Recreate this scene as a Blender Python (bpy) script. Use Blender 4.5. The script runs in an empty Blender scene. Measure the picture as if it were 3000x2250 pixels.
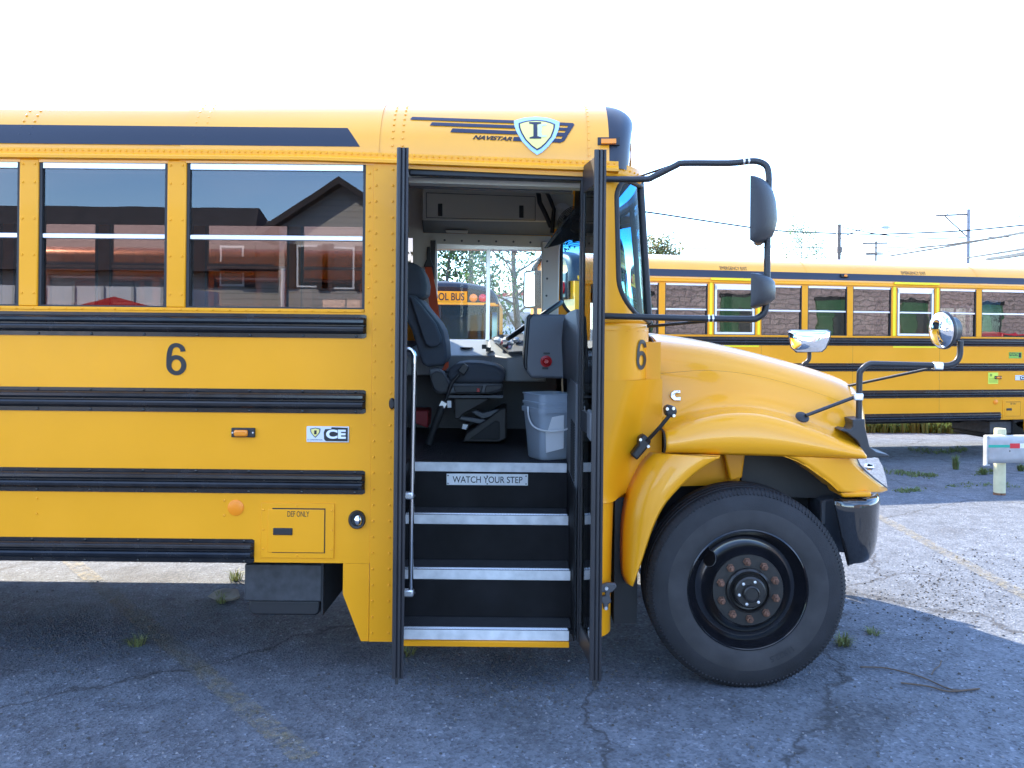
import bpy, bmesh, math, random
from mathutils import Vector, Matrix
from mathutils.geometry import tessellate_polygon

# ------------------------------------------------------------------ scene, camera, sky, sun, exposure
scene = bpy.context.scene
COL = scene.collection
R = math.radians

CAM_Y, CAM_Z, FPX = -4.4, 1.81, 2596.0        # camera stands 4.4 m from the side of the bus
ROLL = 0.010
cam_d = bpy.data.cameras.new('camera')
cam_d.sensor_width = 36.0
cam_d.lens = 36.0 * FPX / 3000.0
cam_d.shift_y = (955.0 - 1125.0) / 3000.0
cam_d.clip_start, cam_d.clip_end = 0.05, 2000.0
cam = bpy.data.objects.new('camera', cam_d)
cam.matrix_world = Matrix.Translation((0, CAM_Y, CAM_Z)) @ Matrix.Rotation(R(90), 4, 'X') @ Matrix.Rotation(ROLL, 4, 'Z')
COL.objects.link(cam)
scene.camera = cam

SUN_TRAVEL = Vector((0.85, -1.1, -1.0)).normalized()      # the sun stands behind the bus, to the left
elev = math.asin(-SUN_TRAVEL.z)
to_sun = -SUN_TRAVEL
world = bpy.data.worlds.new('World')
scene.world = world
world.use_nodes = True
wn, wl = world.node_tree.nodes, world.node_tree.links
bg = wn['Background']
sky = wn.new('ShaderNodeTexSky')
sky.sky_type = 'NISHITA'
sky.sun_disc = False
sky.sun_elevation = elev
sky.sun_rotation = math.atan2(to_sun.x, to_sun.y)
sky.air_density, sky.dust_density, sky.ozone_density = 1.0, 0.15, 7.0
tcw = wn.new('ShaderNodeTexCoord')
mpw = wn.new('ShaderNodeMapping'); mpw.inputs['Scale'].default_value = (1.6, 1.6, 4.5)
nzw = wn.new('ShaderNodeTexNoise'); nzw.inputs['Scale'].default_value = 1.3; nzw.inputs['Detail'].default_value = 7
crw = wn.new('ShaderNodeValToRGB')
crw.color_ramp.elements[0].position = 0.42; crw.color_ramp.elements[0].color = (0, 0, 0, 1)
crw.color_ramp.elements[1].position = 0.68; crw.color_ramp.elements[1].color = (0.4, 0.4, 0.4, 1)
mxw = wn.new('ShaderNodeMixRGB'); mxw.inputs['Color2'].default_value = (5.5, 6.2, 7.4, 1)
wl.new(tcw.outputs['Generated'], mpw.inputs['Vector']); wl.new(mpw.outputs['Vector'], nzw.inputs['Vector'])
wl.new(nzw.outputs['Fac'], crw.inputs['Fac']); wl.new(crw.outputs['Color'], mxw.inputs['Fac'])
wl.new(sky.outputs['Color'], mxw.inputs['Color1']); wl.new(mxw.outputs['Color'], bg.inputs['Color'])
bg.inputs['Strength'].default_value = 0.15

sun_d = bpy.data.lights.new('sun', 'SUN')
sun_d.energy = 3.0; sun_d.angle = R(0.53); sun_d.color = (1.0, 0.88, 0.70)
sun = bpy.data.objects.new('sun', sun_d)
sun.rotation_euler = SUN_TRAVEL.to_track_quat('-Z', 'Y').to_euler()
sun.location = (-20, 26, 24)
COL.objects.link(sun)

vs = scene.view_settings
vs.view_transform = 'Standard'; vs.look = 'None'; vs.exposure = 2.60; vs.gamma = 1.0; vs.use_curve_mapping = False
scene.render.engine = 'CYCLES'
cy = scene.cycles
cy.max_bounces = 10; cy.diffuse_bounces = 3; cy.glossy_bounces = 4; cy.transparent_max_bounces = 24; cy.transmission_bounces = 6
cy.caustics_reflective = False; cy.caustics_refractive = False
cy.use_denoising = True
cy.sample_clamp_indirect = 8.0

# ------------------------------------------------------------------ helpers
def at(px, py, y):
    """World point at depth plane y for a measured photo coordinate (3000 x 2250)."""
    w = 955.0 - py + ROLL * (px - 1500.0)
    u = px - 1500.0 - ROLL * w
    d = y - CAM_Y
    return (u * d / FPX, y, CAM_Z + w * d / FPX)

class MB:
    def __init__(s): s.v = []; s.f = []
    def add(s, vs, fs):
        o = len(s.v); s.v += [tuple(p) for p in vs]; s.f += [tuple(i + o for i in f) for f in fs]; return s
    def box(s, x0, x1, y0, y1, z0, z1):
        return s.add([(x0,y0,z0),(x1,y0,z0),(x1,y1,z0),(x0,y1,z0),(x0,y0,z1),(x1,y0,z1),(x1,y1,z1),(x0,y1,z1)],
                     [(0,1,2,3)[::-1],(4,5,6,7),(0,1,5,4),(1,2,6,5),(2,3,7,6),(3,0,4,7)])
    def poly(s, pts):
        return s.add(pts, [tuple(range(len(pts)))])
    def prism(s, front, back):
        """front and back: matching loops of 3D points."""
        n = len(front)
        return s.add(list(front) + list(back), [tuple(range(n))[::-1], tuple(range(n, 2*n))] +
                     [(i, (i+1) % n, n + (i+1) % n, n + i) for i in range(n)])
    def xz(s, poly, y0, y1):
        return s.prism([(x, y0, z) for x, z in poly], [(x, y1, z) for x, z in poly])
    def pxz(s, poly, y0, y1):
        """photo outline at depth y0 extruded straight back to y1 (true size kept)."""
        q = [at(px, py, y0) for px, py in poly]
        return s.prism(q, [(p[0], y1, p[2]) for p in q])
    def tube(s, pts, r, n=10, cap=True):
        pts = [Vector(p) for p in pts]; rs = r if isinstance(r, (list, tuple)) else [r] * len(pts)
        rings = []; nrm = None
        for i, p in enumerate(pts):
            t = (pts[min(i+1, len(pts)-1)] - pts[max(i-1, 0)]).normalized()
            if nrm is None:
                nrm = t.orthogonal().normalized()
            else:
                nrm = (nrm - t * nrm.dot(t))
                nrm = nrm.normalized() if nrm.length > 1e-6 else t.orthogonal().normalized()
            b = t.cross(nrm)
            rings.append([p + (nrm * math.cos(a) + b * math.sin(a)) * rs[i] for a in [2*math.pi*k/n for k in range(n)]])
        return s.loft(rings, True, cap)
    def loft(s, rings, closed=False, cap=False):
        n = len(rings[0]); vs = [p for r in rings for p in r]; fs = []
        for i in range(len(rings)-1):
            for k in range(n if closed else n-1):
                k2 = (k+1) % n
                fs.append((i*n+k, i*n+k2, (i+1)*n+k2, (i+1)*n+k))
        if cap:
            fs.append(tuple(range(n))[::-1]); fs.append(tuple(range((len(rings)-1)*n, len(rings)*n)))
        return s.add(vs, fs)
    def lathe(s, prof, c, n=48, axis='y', cap=False):
        """prof: list of (radius, height along axis)."""
        rings = []
        for r, h in prof:
            ring = []
            for k in range(n):
                a = 2*math.pi*k/n; ca, sa = r*math.cos(a), r*math.sin(a)
                if axis == 'y': ring.append((c[0]+ca, c[1]+h, c[2]+sa))
                elif axis == 'z': ring.append((c[0]+ca, c[1]+sa, c[2]+h))
                else: ring.append((c[0]+h, c[1]+ca, c[2]+sa))
            rings.append(ring)
        return s.loft(rings, True, cap)
    def disc_dir(s, c, nrm, prof, n=20, sx=1.0):
        """lathe about an arbitrary direction: prof (r, h)."""
        q = Vector(nrm).normalized().to_track_quat('Z', 'Y'); c = Vector(c)
        rings = [[c + q @ Vector((r*sx*math.cos(2*math.pi*k/n), r*math.sin(2*math.pi*k/n), h)) for k in range(n)] for r, h in prof]
        return s.loft(rings, True, True)

def build(name, m, mat, parent=None, smooth=None, bevel=0.0, solid=0.0, sub=0, seg=2, flipfix=True, **props):
    me = bpy.data.meshes.new(name)
    me.from_pydata(m.v, [], m.f)
    if flipfix:
        bm = bmesh.new(); bm.from_mesh(me)
        bmesh.ops.remove_doubles(bm, verts=bm.verts, dist=1e-5)
        bmesh.ops.recalc_face_normals(bm, faces=bm.faces)
        bm.to_mesh(me); bm.free()
    me.update()
    if smooth is not None:
        for p in me.polygons: p.use_smooth = True
        me.set_sharp_from_angle(angle=R(smooth))
    me.materials.append(mat)
    o = bpy.data.objects.new(name, me)
    COL.objects.link(o)
    if parent: o.parent = parent
    if solid:
        md = o.modifiers.new('solid', 'SOLIDIFY'); md.thickness = solid; md.offset = 0
    if sub:
        md = o.modifiers.new('sub', 'SUBSURF'); md.levels = sub; md.render_levels = sub
    if bevel:
        md = o.modifiers.new('bev', 'BEVEL'); md.width = bevel; md.segments = seg; md.limit_method = 'ANGLE'; md.angle_limit = R(35)
        if smooth is None:
            for p in me.polygons: p.use_smooth = True
            me.set_sharp_from_angle(angle=R(60))
            md.harden_normals = False
    for k, v in props.items(): o[k] = v
    return o

def empty(name, label, cat, loc=(0,0,0), rz=0.0, group=None):
    o = bpy.data.objects.new(name, None); COL.objects.link(o)
    o.location = loc; o.rotation_euler = (0, 0, rz); o.empty_display_size = 0.2
    o['label'] = label; o['category'] = cat
    if group: o['group'] = group
    return o

def tag(o, label, cat, group=None):
    o['label'] = label; o['category'] = cat
    if group: o['group'] = group
    return o

def catmull(pts, n):
    pts = [Vector(p) for p in pts]; out = []
    P = [pts[0]*2 - pts[1]] + pts + [pts[-1]*2 - pts[-2]]
    for i in range(1, len(P)-2):
        for k in range(n):
            t = k / n; a, b, c, d = P[i-1], P[i], P[i+1], P[i+2]
            out.append(0.5*((2*b) + (c-a)*t + (2*a-5*b+4*c-d)*t*t + (3*b-a-3*c+d)*t**3))
    out.append(pts[-1]); return out

def interp(tab, x):
    if x <= tab[0][0]: return tab[0][1]
    for (a, va), (b, vb) in zip(tab, tab[1:]):
        if x <= b: return va + (vb-va)*(x-a)/(b-a)
    return tab[-1][1]

def smooth_interp(tab, x):
    if x <= tab[0][0]: return tab[0][1]
    n = len(tab)
    for i in range(n-1):
        (a, va), (b, vb) = tab[i], tab[i+1]
        if x <= b:
            h = b-a; t = (x-a)/h
            m0 = (vb-tab[i-1][1])/(b-tab[i-1][0]) if i > 0 else (vb-va)/h
            m1 = (tab[i+2][1]-va)/(tab[i+2][0]-a) if i+2 < n else (vb-va)/h
            return (2*t**3-3*t**2+1)*va + (t**3-2*t**2+t)*h*m0 + (-2*t**3+3*t**2)*vb + (t**3-t**2)*h*m1
    return tab[-1][1]

# ------------------------------------------------------------------ materials
MAT = {}
def mat(name, col, rough=0.5, metal=0.0, coat=0.0, coatr=0.06, spec=0.5, noise=0.0, nscale=8.0, bump=0.0, bscale=60.0, emit=None, trans=0.0, rvar=0.0):
    if name in MAT: return MAT[name]
    m = bpy.data.materials.new(name); m.use_nodes = True
    nt = m.node_tree; b = nt.nodes['Principled BSDF']
    b.inputs['Base Color'].default_value = (*col, 1); b.inputs['Roughness'].default_value = rough
    b.inputs['Metallic'].default_value = metal; b.inputs['Specular IOR Level'].default_value = spec
    b.inputs['Coat Weight'].default_value = coat; b.inputs['Coat Roughness'].default_value = coatr
    tc = nt.nodes.new('ShaderNodeTexCoord')
    if noise or rvar:
        nz = nt.nodes.new('ShaderNodeTexNoise'); nz.inputs['Scale'].default_value = nscale; nz.inputs['Detail'].default_value = 6
        nt.links.new(tc.outputs['Object'], nz.inputs['Vector'])
        if noise:
            mr = nt.nodes.new('ShaderNodeMapRange')
            mr.inputs['From Min'].default_value = 0.3; mr.inputs['From Max'].default_value = 0.7
            mr.inputs['To Min'].default_value = 1-noise; mr.inputs['To Max'].default_value = 1+noise*0.6
            mx = nt.nodes.new('ShaderNodeVectorMath'); mx.operation = 'SCALE'; mx.inputs[0].default_value = col
            nt.links.new(nz.outputs['Fac'], mr.inputs['Value']); nt.links.new(mr.outputs['Result'], mx.inputs['Scale'])
            nt.links.new(mx.outputs['Vector'], b.inputs['Base Color'])
        if rvar:
            mr2 = nt.nodes.new('ShaderNodeMapRange')
            mr2.inputs['From Min'].default_value = 0.3; mr2.inputs['From Max'].default_value = 0.7
            mr2.inputs['To Min'].default_value = max(0.02, rough-rvar); mr2.inputs['To Max'].default_value = rough+rvar
            nt.links.new(nz.outputs['Fac'], mr2.inputs['Value']); nt.links.new(mr2.outputs['Result'], b.inputs['Roughness'])
    if bump:
        n2 = nt.nodes.new('ShaderNodeTexNoise'); n2.inputs['Scale'].default_value = bscale; n2.inputs['Detail'].default_value = 4
        bp = nt.nodes.new('ShaderNodeBump'); bp.inputs['Strength'].default_value = bump; bp.inputs['Distance'].default_value = 0.01
        nt.links.new(tc.outputs['Object'], n2.inputs['Vector']); nt.links.new(n2.outputs['Fac'], bp.inputs['Height'])
        nt.links.new(bp.outputs['Normal'], b.inputs['Normal'])
    if emit:
        b.inputs['Emission Color'].default_value = (*emit[:3], 1); b.inputs['Emission Strength'].default_value = emit[3]
    if trans: b.inputs['Transmission Weight'].default_value = trans
    MAT[name] = m
    return m

def glass(name, tint, refl=0.06, band=None, rough=0.0, gcol=(1, 1, 1), ior=1.5, wavy=0.0):
    m = bpy.data.materials.new(name); m.use_nodes = True; nt = m.node_tree; nt.nodes.clear()
    out = nt.nodes.new('ShaderNodeOutputMaterial'); mix = nt.nodes.new('ShaderNodeMixShader')
    tr = nt.nodes.new('ShaderNodeBsdfTransparent'); gl = nt.nodes.new('ShaderNodeBsdfGlossy')
    gl.inputs['Roughness'].default_value = rough; gl.inputs['Color'].default_value = (*gcol, 1); tr.inputs['Color'].default_value = (*tint, 1)
    fr = nt.nodes.new('ShaderNodeFresnel'); fr.inputs['IOR'].default_value = ior
    ad = nt.nodes.new('ShaderNodeMath'); ad.operation = 'ADD'; ad.inputs[1].default_value = refl; ad.use_clamp = True
    nt.links.new(fr.outputs['Fac'], ad.inputs[0]); nt.links.new(ad.outputs[0], mix.inputs['Fac'])
    nt.links.new(tr.outputs[0], mix.inputs[1]); nt.links.new(gl.outputs[0], mix.inputs[2]); nt.links.new(mix.outputs[0], out.inputs['Surface'])
    if wavy:
        tcx = nt.nodes.new('ShaderNodeTexCoord'); nx_ = nt.nodes.new('ShaderNodeTexNoise'); nx_.inputs['Scale'].default_value = 5.0; nx_.inputs['Detail'].default_value = 1
        bpx = nt.nodes.new('ShaderNodeBump'); bpx.inputs['Strength'].default_value = 1.0; bpx.inputs['Distance'].default_value = wavy
        nt.links.new(tcx.outputs['Object'], nx_.inputs['Vector']); nt.links.new(nx_.outputs['Fac'], bpx.inputs['Height']); nt.links.new(bpx.outputs['Normal'], gl.inputs['Normal'])
    if band:      # tinted shade band along the top edge of the glass
        z0, z1, bc = band
        tc = nt.nodes.new('ShaderNodeTexCoord'); sp = nt.nodes.new('ShaderNodeSeparateXYZ')
        mr = nt.nodes.new('ShaderNodeMapRange'); mr.interpolation_type = 'SMOOTHSTEP'
        mr.inputs['From Min'].default_value = z0; mr.inputs['From Max'].default_value = z1
        mc = nt.nodes.new('ShaderNodeMixRGB'); mc.inputs['Color1'].default_value = (*tint, 1); mc.inputs['Color2'].default_value = (*bc, 1)
        nt.links.new(tc.outputs['Object'], sp.inputs[0]); nt.links.new(sp.outputs['Z'], mr.inputs['Value'])
        nt.links.new(mr.outputs['Result'], mc.inputs['Fac']); nt.links.new(mc.outputs['Color'], tr.inputs['Color'])
    MAT[name] = m
    return m

YEL = mat('bus_yellow', (0.88, 0.352, 0.009), 0.34, coat=0.10, spec=0.28, noise=0.06, nscale=1.6, rvar=0.08, bump=0.10, bscale=2.2)
YELG = mat('bus_yellow_gloss', (0.88, 0.36, 0.009), 0.30, coat=0.45, coatr=0.05, spec=0.35, noise=0.03, nscale=2.0)
YELR = mat('bus_yellow_roof', (0.90, 0.37, 0.014), 0.36, coat=0.8, coatr=0.22, spec=0.5, noise=0.05, nscale=3.0)
BLK = mat('black_gloss', (0.010, 0.011, 0.014), 0.22, spec=0.5, noise=0.3, nscale=12, rvar=0.08)
VINYL = mat('stripe_vinyl', (0.016, 0.020, 0.034), 0.42)
RUB = mat('rubber_trim', (0.018, 0.018, 0.020), 0.55)
DRUB = mat('door_rubber', (0.022, 0.021, 0.024), 0.42, noise=0.2, nscale=6)
ALU = mat('aluminium', (0.80, 0.81, 0.83), 0.30, metal=0.75)
STEEL = mat('polished_steel', (0.72, 0.73, 0.75), 0.16, metal=1.0)
CHROME = mat('mirror_chrome', (0.92, 0.93, 0.95), 0.015, metal=1.0)
WHITE = mat('white_paint', (0.78, 0.78, 0.77), 0.45, noise=0.10, nscale=18)
NOSE = mat('step_nosing', (0.70, 0.70, 0.70), 0.5, noise=0.20, nscale=16)
GREYI = mat('interior_grey', (0.60, 0.57, 0.52), 0.6)
GREYL = mat('interior_light_grey', (0.66, 0.63, 0.56), 0.6)
GREYD = mat('interior_dark_grey', (0.10, 0.105, 0.115), 0.6)
DASH = mat('dash_plastic', (0.12, 0.125, 0.14), 0.5, bump=0.15, bscale=300)
DASHL = mat('dash_light_plastic', (0.30, 0.32, 0.34), 0.5, bump=0.1, bscale=300)
SEAT = mat('seat_fabric', (0.055, 0.062, 0.078), 0.8, bump=0.2, bscale=400)
PLAST = mat('black_plastic', (0.016, 0.016, 0.018), 0.5)
MIRH = mat('mirror_housing', (0.022, 0.023, 0.027), 0.42, bump=0.15, bscale=350)
FLOOR = mat('floor_rubber', (0.022, 0.022, 0.025), 0.6, noise=0.3, nscale=20)
RISER = mat('riser_rubber', (0.008, 0.008, 0.010), 0.6, spec=0.2, noise=0.6, nscale=5)
RED = mat('red_plastic', (0.45, 0.012, 0.015), 0.35)
REDD = mat('dark_red_plastic', (0.30, 0.02, 0.025), 0.5)
BELT = mat('orange_belt', (0.55, 0.07, 0.02), 0.75)
AMB = mat('amber_lens', (0.85, 0.25, 0.01), 0.2, coat=0.5)
REDL = mat('red_lens', (0.65, 0.015, 0.03), 0.2, coat=0.5)
ORNG = mat('orange_reflector', (0.95, 0.26, 0.005), 0.35)
TANK = mat('tank_steel', (0.045, 0.047, 0.052), 0.45, noise=0.35, nscale=22)
RUST = mat('rusty_steel', (0.16, 0.075, 0.045), 0.75, noise=0.5, nscale=70)
GUN = mat('gun_metal', (0.10, 0.10, 0.11), 0.4, metal=0.6)
TYRE = mat('tyre_rubber', (0.016, 0.016, 0.019), 0.72, noise=0.35, nscale=9, bump=0.15, bscale=150)
TYREW = mat('tyre_sidewall_dust', (0.036, 0.034, 0.035), 0.8, noise=0.35, nscale=7)
RIM = mat('rim_black', (0.008, 0.008, 0.010), 0.16, coat=0.3, noise=0.3, nscale=14)
HUBM = mat('hub_flange', (0.017, 0.015, 0.014), 0.4, noise=0.4, nscale=30)
LINER = mat('wheel_liner', (0.055, 0.053, 0.052), 0.75, noise=0.2, nscale=4)
CHAS = mat('chassis_black', (0.012, 0.012, 0.013), 0.7)
NAVY = mat('navy_print', (0.018, 0.022, 0.05), 0.4)
INK = mat('black_print', (0.012, 0.012, 0.014), 0.5)
SHIELD = mat('emblem_silver', (0.45, 0.60, 0.80), 0.25, metal=0.5)
GOLD = mat('emblem_gold', (0.82, 0.68, 0.22), 0.4)
TAPE = mat('yellow_tape', (0.95, 0.80, 0.01), 0.4)
PAPER = mat('paper', (0.80, 0.80, 0.80), 0.8)
SIDEGL = glass('tinted_glass', (0.52, 0.425, 0.395), 0.034, gcol=(0.88, 0.93, 1.0), wavy=0.0001)
FARGL = glass('dark_tinted_glass', (0.30, 0.29, 0.29), 0.09, wavy=0.0004)
CLEAR = glass('clear_glass', (0.86, 0.90, 0.92), 0.0, ior=1.25)
DOORGL = glass('door_glass', (0.72, 0.75, 0.70), 0.03)
WSGL = glass('windshield_glass', (0.52, 0.83, 0.86), 0.012, band=(2.20, 2.46, (0.015, 0.14, 0.36)), ior=1.08)
LENS = glass('clear_lens', (0.92, 0.94, 0.96), 0.10)
BUCK = None

# ------------------------------------------------------------------ lettering
def text2d(body, bold=0.0, shear=0.0, space=1.0):
    cu = bpy.data.curves.new('t', 'FONT'); cu.body = body; cu.size = 1.0; cu.offset = bold; cu.shear = shear; cu.space_character = space
    cu.resolution_u = 6
    ob = bpy.data.objects.new('t', cu); COL.objects.link(ob)
    dg = bpy.context.evaluated_depsgraph_get(); dg.update()
    me = bpy.data.meshes.new_from_object(ob.evaluated_get(dg))
    bm = bmesh.new(); bm.from_mesh(me)
    bmesh.ops.triangulate(bm, faces=bm.faces)
    xs = [v.co.x for v in bm.verts]; ys = [v.co.y for v in bm.verts]
    x0, x1, y0, y1 = min(xs), max(xs), min(ys), max(ys)
    vs = [((v.co.x-x0)/(x1-x0), (v.co.y-y0)/(y1-y0)) for v in bm.verts]
    bm.verts.index_update()
    fs = [tuple(v.index for v in f.verts) for f in bm.faces]
    bm.free(); COL.objects.unlink(ob); bpy.data.objects.remove(ob); bpy.data.curves.remove(cu); bpy.data.meshes.remove(me)
    return vs, fs

def refine(vs, fs, cuts):
    if not cuts: return vs, fs
    bm = bmesh.new(); bv = [bm.verts.new((a, b, 0)) for a, b in vs]
    for f in fs:
        try: bm.faces.new([bv[i] for i in f])
        except ValueError: pass
    bmesh.ops.subdivide_edges(bm, edges=bm.edges[:], cuts=cuts, use_grid_fill=True)
    bmesh.ops.triangulate(bm, faces=bm.faces[:])
    bm.verts.index_update()
    o = [(v.co.x, v.co.y) for v in bm.verts], [tuple(v.index for v in f.verts) for f in bm.faces]
    bm.free(); return o

def lettering(name, body, fn, matl, parent, bold=0.0, shear=0.0, cuts=0, space=1.0, **props):
    """fn maps (u, v) in the unit box of the text to a 3D point."""
    vs, fs = refine(*text2d(body, bold, shear, space), cuts)
    m = MB(); m.add([fn(u, v) for u, v in vs], fs)
    return build(name, m, matl, parent, flipfix=False, **props)

def pxquad(p00, p10, p11, p01, surf):
    """unit box -> photo quad (lower-left, lower-right, upper-right, upper-left) -> surf(px, py)."""
    def fn(u, v):
        px = (1-u)*(1-v)*p00[0] + u*(1-v)*p10[0] + u*v*p11[0] + (1-u)*v*p01[0]
        py = (1-u)*(1-v)*p00[1] + u*(1-v)*p10[1] + u*v*p11[1] + (1-u)*v*p01[1]
        return surf(px, py)
    return fn

def decal(name, loops, surf, matl, parent, cuts=3, **props):
    m = MB()
    for lp in loops:
        tris = tessellate_polygon([[Vector((a, b, 0)) for a, b in lp]])
        vs, fs = refine(lp, [tuple(t) for t in tris], cuts)
        m.add([surf(a, b) for a, b in vs], fs)
    return build(name, m, matl, parent, flipfix=False, **props)

# roof cross-section: shoulder of radius RS, then a shallow crown
RS, ZS, W = 0.39, 2.60, 2.44
def roof_prof(a, off=0.0):
    """a in radians from the wall plane; returns (y, z) on the near shoulder."""
    if a <= 0: return (-off, ZS + a * RS)
    return (RS - (RS+off)*math.cos(a), ZS + (RS+off)*math.sin(a))
A1 = R(78)
YC, ZC = roof_prof(A1); SL = math.tan(R(12))
def roof_half(n=14):
    pts = [roof_prof(A1*k/n) for k in range(n+1)]
    L = W/2 - YC
    for k in range(1, 9):
        t = k/8; pts.append((YC + L*t, ZC + SL*L*(t - t*t/2)))
    return pts
def roof_full(n=14):
    h = roof_half(n); return h + [(W-y, z) for y, z in h[::-1][1:]]
def on_roof(off):
    def fn(px, py):
        w = 955.0 - py + ROLL*(px-1500.0); u = px-1500.0-ROLL*w
        lo, hi = -0.6, A1
        for _ in range(40):
            a = (lo+hi)/2; y, z = roof_prof(a, off)
            if (z-CAM_Z)*FPX/(y-CAM_Y) < w: lo = a
            else: hi = a
        y, z = roof_prof(a, off)
        return (u*(y-CAM_Y)/FPX, y, z)
    return fn
def on_plane(y): return lambda px, py: at(px, py, y)
def on_cyl(yf, off=0.0):
    def fn(px, py):
        y = 0.05
        for _ in range(30): y = 0.5*y + 0.5*(yf(at(px, py, y)[0]) - off)
        return at(px, py, y)
    return fn

def rivets(pts, r=0.0065, nrm=(0, -1, 0)):
    m = MB(); q = Vector(nrm).normalized().to_track_quat('Z', 'Y')
    loc = [q @ Vector((r*c*math.cos(math.pi*k/3), r*c*math.sin(math.pi*k/3), h*r)) for c, h in ((1.0, 0), (0.75, 0.5)) for k in range(6)] + [q @ Vector((0, 0, 0.68*r))]
    fs = [(k, (k+1) % 6, 6+(k+1) % 6, 6+k) for k in range(6)] + [(6+k, 6+(k+1) % 6, 12) for k in range(6)]
    for p in pts: m.add([Vector(p)+d for d in loc], fs)
    return m

# ------------------------------------------------------------------ the ground
def gz(y): return smooth_interp([(-30, 0.0), (3.0, 0.0), (4.0, 0.0), (9.0, -0.16), (11, -0.18), (18, -0.33), (30, -0.35)], y) if y < 30 else -0.35

def asphalt_mat():
    m = bpy.data.materials.new('asphalt'); m.use_nodes = True; nt = m.node_tree; N, L = nt.nodes, nt.links
    b = N['Principled BSDF']; b.inputs['Roughness'].default_value = 0.85; b.inputs['Specular IOR Level'].default_value = 0.3
    tc = N.new('ShaderNodeTexCoord')
    def noise(sc, det=5, rough=0.6):
        n = N.new('ShaderNodeTexNoise'); n.inputs['Scale'].default_value = sc; n.inputs['Detail'].default_value = det; n.inputs['Roughness'].default_value = rough
        L.new(tc.outputs['Object'], n.inputs['Vector']); return n
    def ramp(src, stops):
        r = N.new('ShaderNodeValToRGB'); e = r.color_ramp.elements
        e[0].position, e[0].color = stops[0][0], (*stops[0][1], 1); e[1].position, e[1].color = stops[1][0], (*stops[1][1], 1)
        for p, c in stops[2:]:
            k = e.new(p); k.color = (*c, 1)
        L.new(src, r.inputs['Fac']); return r
    def mixc(f, a, c, mode='MIX'):
        x = N.new('ShaderNodeMixRGB'); x.blend_type = mode
        if isinstance(f, float): x.inputs['Fac'].default_value = f
        else: L.new(f, x.inputs['Fac'])
        for s, v in (('Color1', a), ('Color2', c)):
            if isinstance(v, tuple): x.inputs[s].default_value = (*v, 1)
            else: L.new(v, x.inputs[s])
        return x.outputs['Color']
    big = ramp(noise(0.5, 6).outputs['Fac'], [(0.3, (0.112, 0.127, 0.152)), (0.7, (0.142, 0.158, 0.184))])
    mid = ramp(noise(7, 6).outputs['Fac'], [(0.3, (0.70, 0.70, 0.70)), (0.72, (1.25, 1.25, 1.25))])
    c = mixc(1.0, big.outputs['Color'], mid.outputs['Color'], 'MULTIPLY')
    vo = N.new('ShaderNodeTexVoronoi'); vo.inputs['Scale'].default_value = 70; L.new(tc.outputs['Object'], vo.inputs['Vector'])
    ag = ramp(vo.outputs['Color'], [(0.1, (0.5, 0.5, 0.52)), (0.5, (0.97, 0.97, 0.97)), (0.82, (1.12, 1.12, 1.12)), (0.95, (2.0, 2.0, 2.0))])
    c = mixc(0.85, c, ag.outputs['Color'], 'MULTIPLY')
    # loose dark gravel where the surface has broken up
    gm = ramp(noise(0.9, 3, 0.5).outputs['Fac'], [(0.60, (0, 0, 0)), (0.72, (0.8, 0.8, 0.8))])
    v2 = N.new('ShaderNodeTexVoronoi'); v2.inputs['Scale'].default_value = 48; L.new(tc.outputs['Object'], v2.inputs['Vector'])
    gr = ramp(v2.outputs['Color'], [(0.1, (0.030, 0.032, 0.037)), (0.6, (0.066, 0.070, 0.080)), (0.95, (0.15, 0.152, 0.16))])
    c = mixc(gm.outputs['Color'], c, gr.outputs['Color'])
    # cracks
    cv = N.new('ShaderNodeTexVoronoi'); cv.feature = 'DISTANCE_TO_EDGE'; cv.inputs['Scale'].default_value = 0.33
    wv = N.new('ShaderNodeMixRGB'); wv.blend_type = 'ADD'; wv.inputs['Fac'].default_value = 0.6
    L.new(tc.outputs['Object'], wv.inputs['Color1']); L.new(noise(1.7, 5).outputs['Color'], wv.inputs['Color2'])
    L.new(wv.outputs['Color'], cv.inputs['Vector'])
    ck = ramp(cv.outputs['Distance'], [(0.0, (1, 1, 1)), (0.006, (0, 0, 0))])
    c = mixc(ck.outputs['Color'], c, (0.045, 0.046, 0.050))
    L.new(c, b.inputs['Base Color'])
    bp = N.new('ShaderNodeBump'); bp.inputs['Strength'].default_value = 0.6; bp.inputs['Distance'].default_value = 0.012
    sm = N.new('ShaderNodeMath'); sm.operation = 'ADD'
    L.new(vo.outputs['Distance'], sm.inputs[0]); L.new(noise(140, 3).outputs['Fac'], sm.inputs[1])
    L.new(sm.outputs[0], bp.inputs['Height']); L.new(bp.outputs['Normal'], b.inputs['Normal'])
    return m
ASPH = asphalt_mat()

xs = [-400, -200, -100, -60, -40, -25, -15] + [-10 + 0.5*k for k in range(61)] + [25, 30, 40, 60, 100, 200, 400]
ys = [-300, -150, -80, -50, -30, -20, -12, -8] + [-6 + 0.5*k for k in range(61)] + [26, 30, 40, 60, 100, 200, 400, 700]
rng = random.Random(4)
m = MB()
bumpz = {}
for j, y in enumerate(ys):
    for i, x in enumerate(xs):
        m.v.append((x, y, gz(y) + (rng.uniform(-0.006, 0.006) if -9 < x < 19 and 2.5 < y < 24 else 0)))
n = len(xs)
m.f = [(j*n+i, j*n+i+1, (j+1)*n+i+1, (j+1)*n+i) for j in range(len(ys)-1) for i in range(n-1)]
build('ground', m, ASPH, None, smooth=80, flipfix=False, kind='structure')

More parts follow.
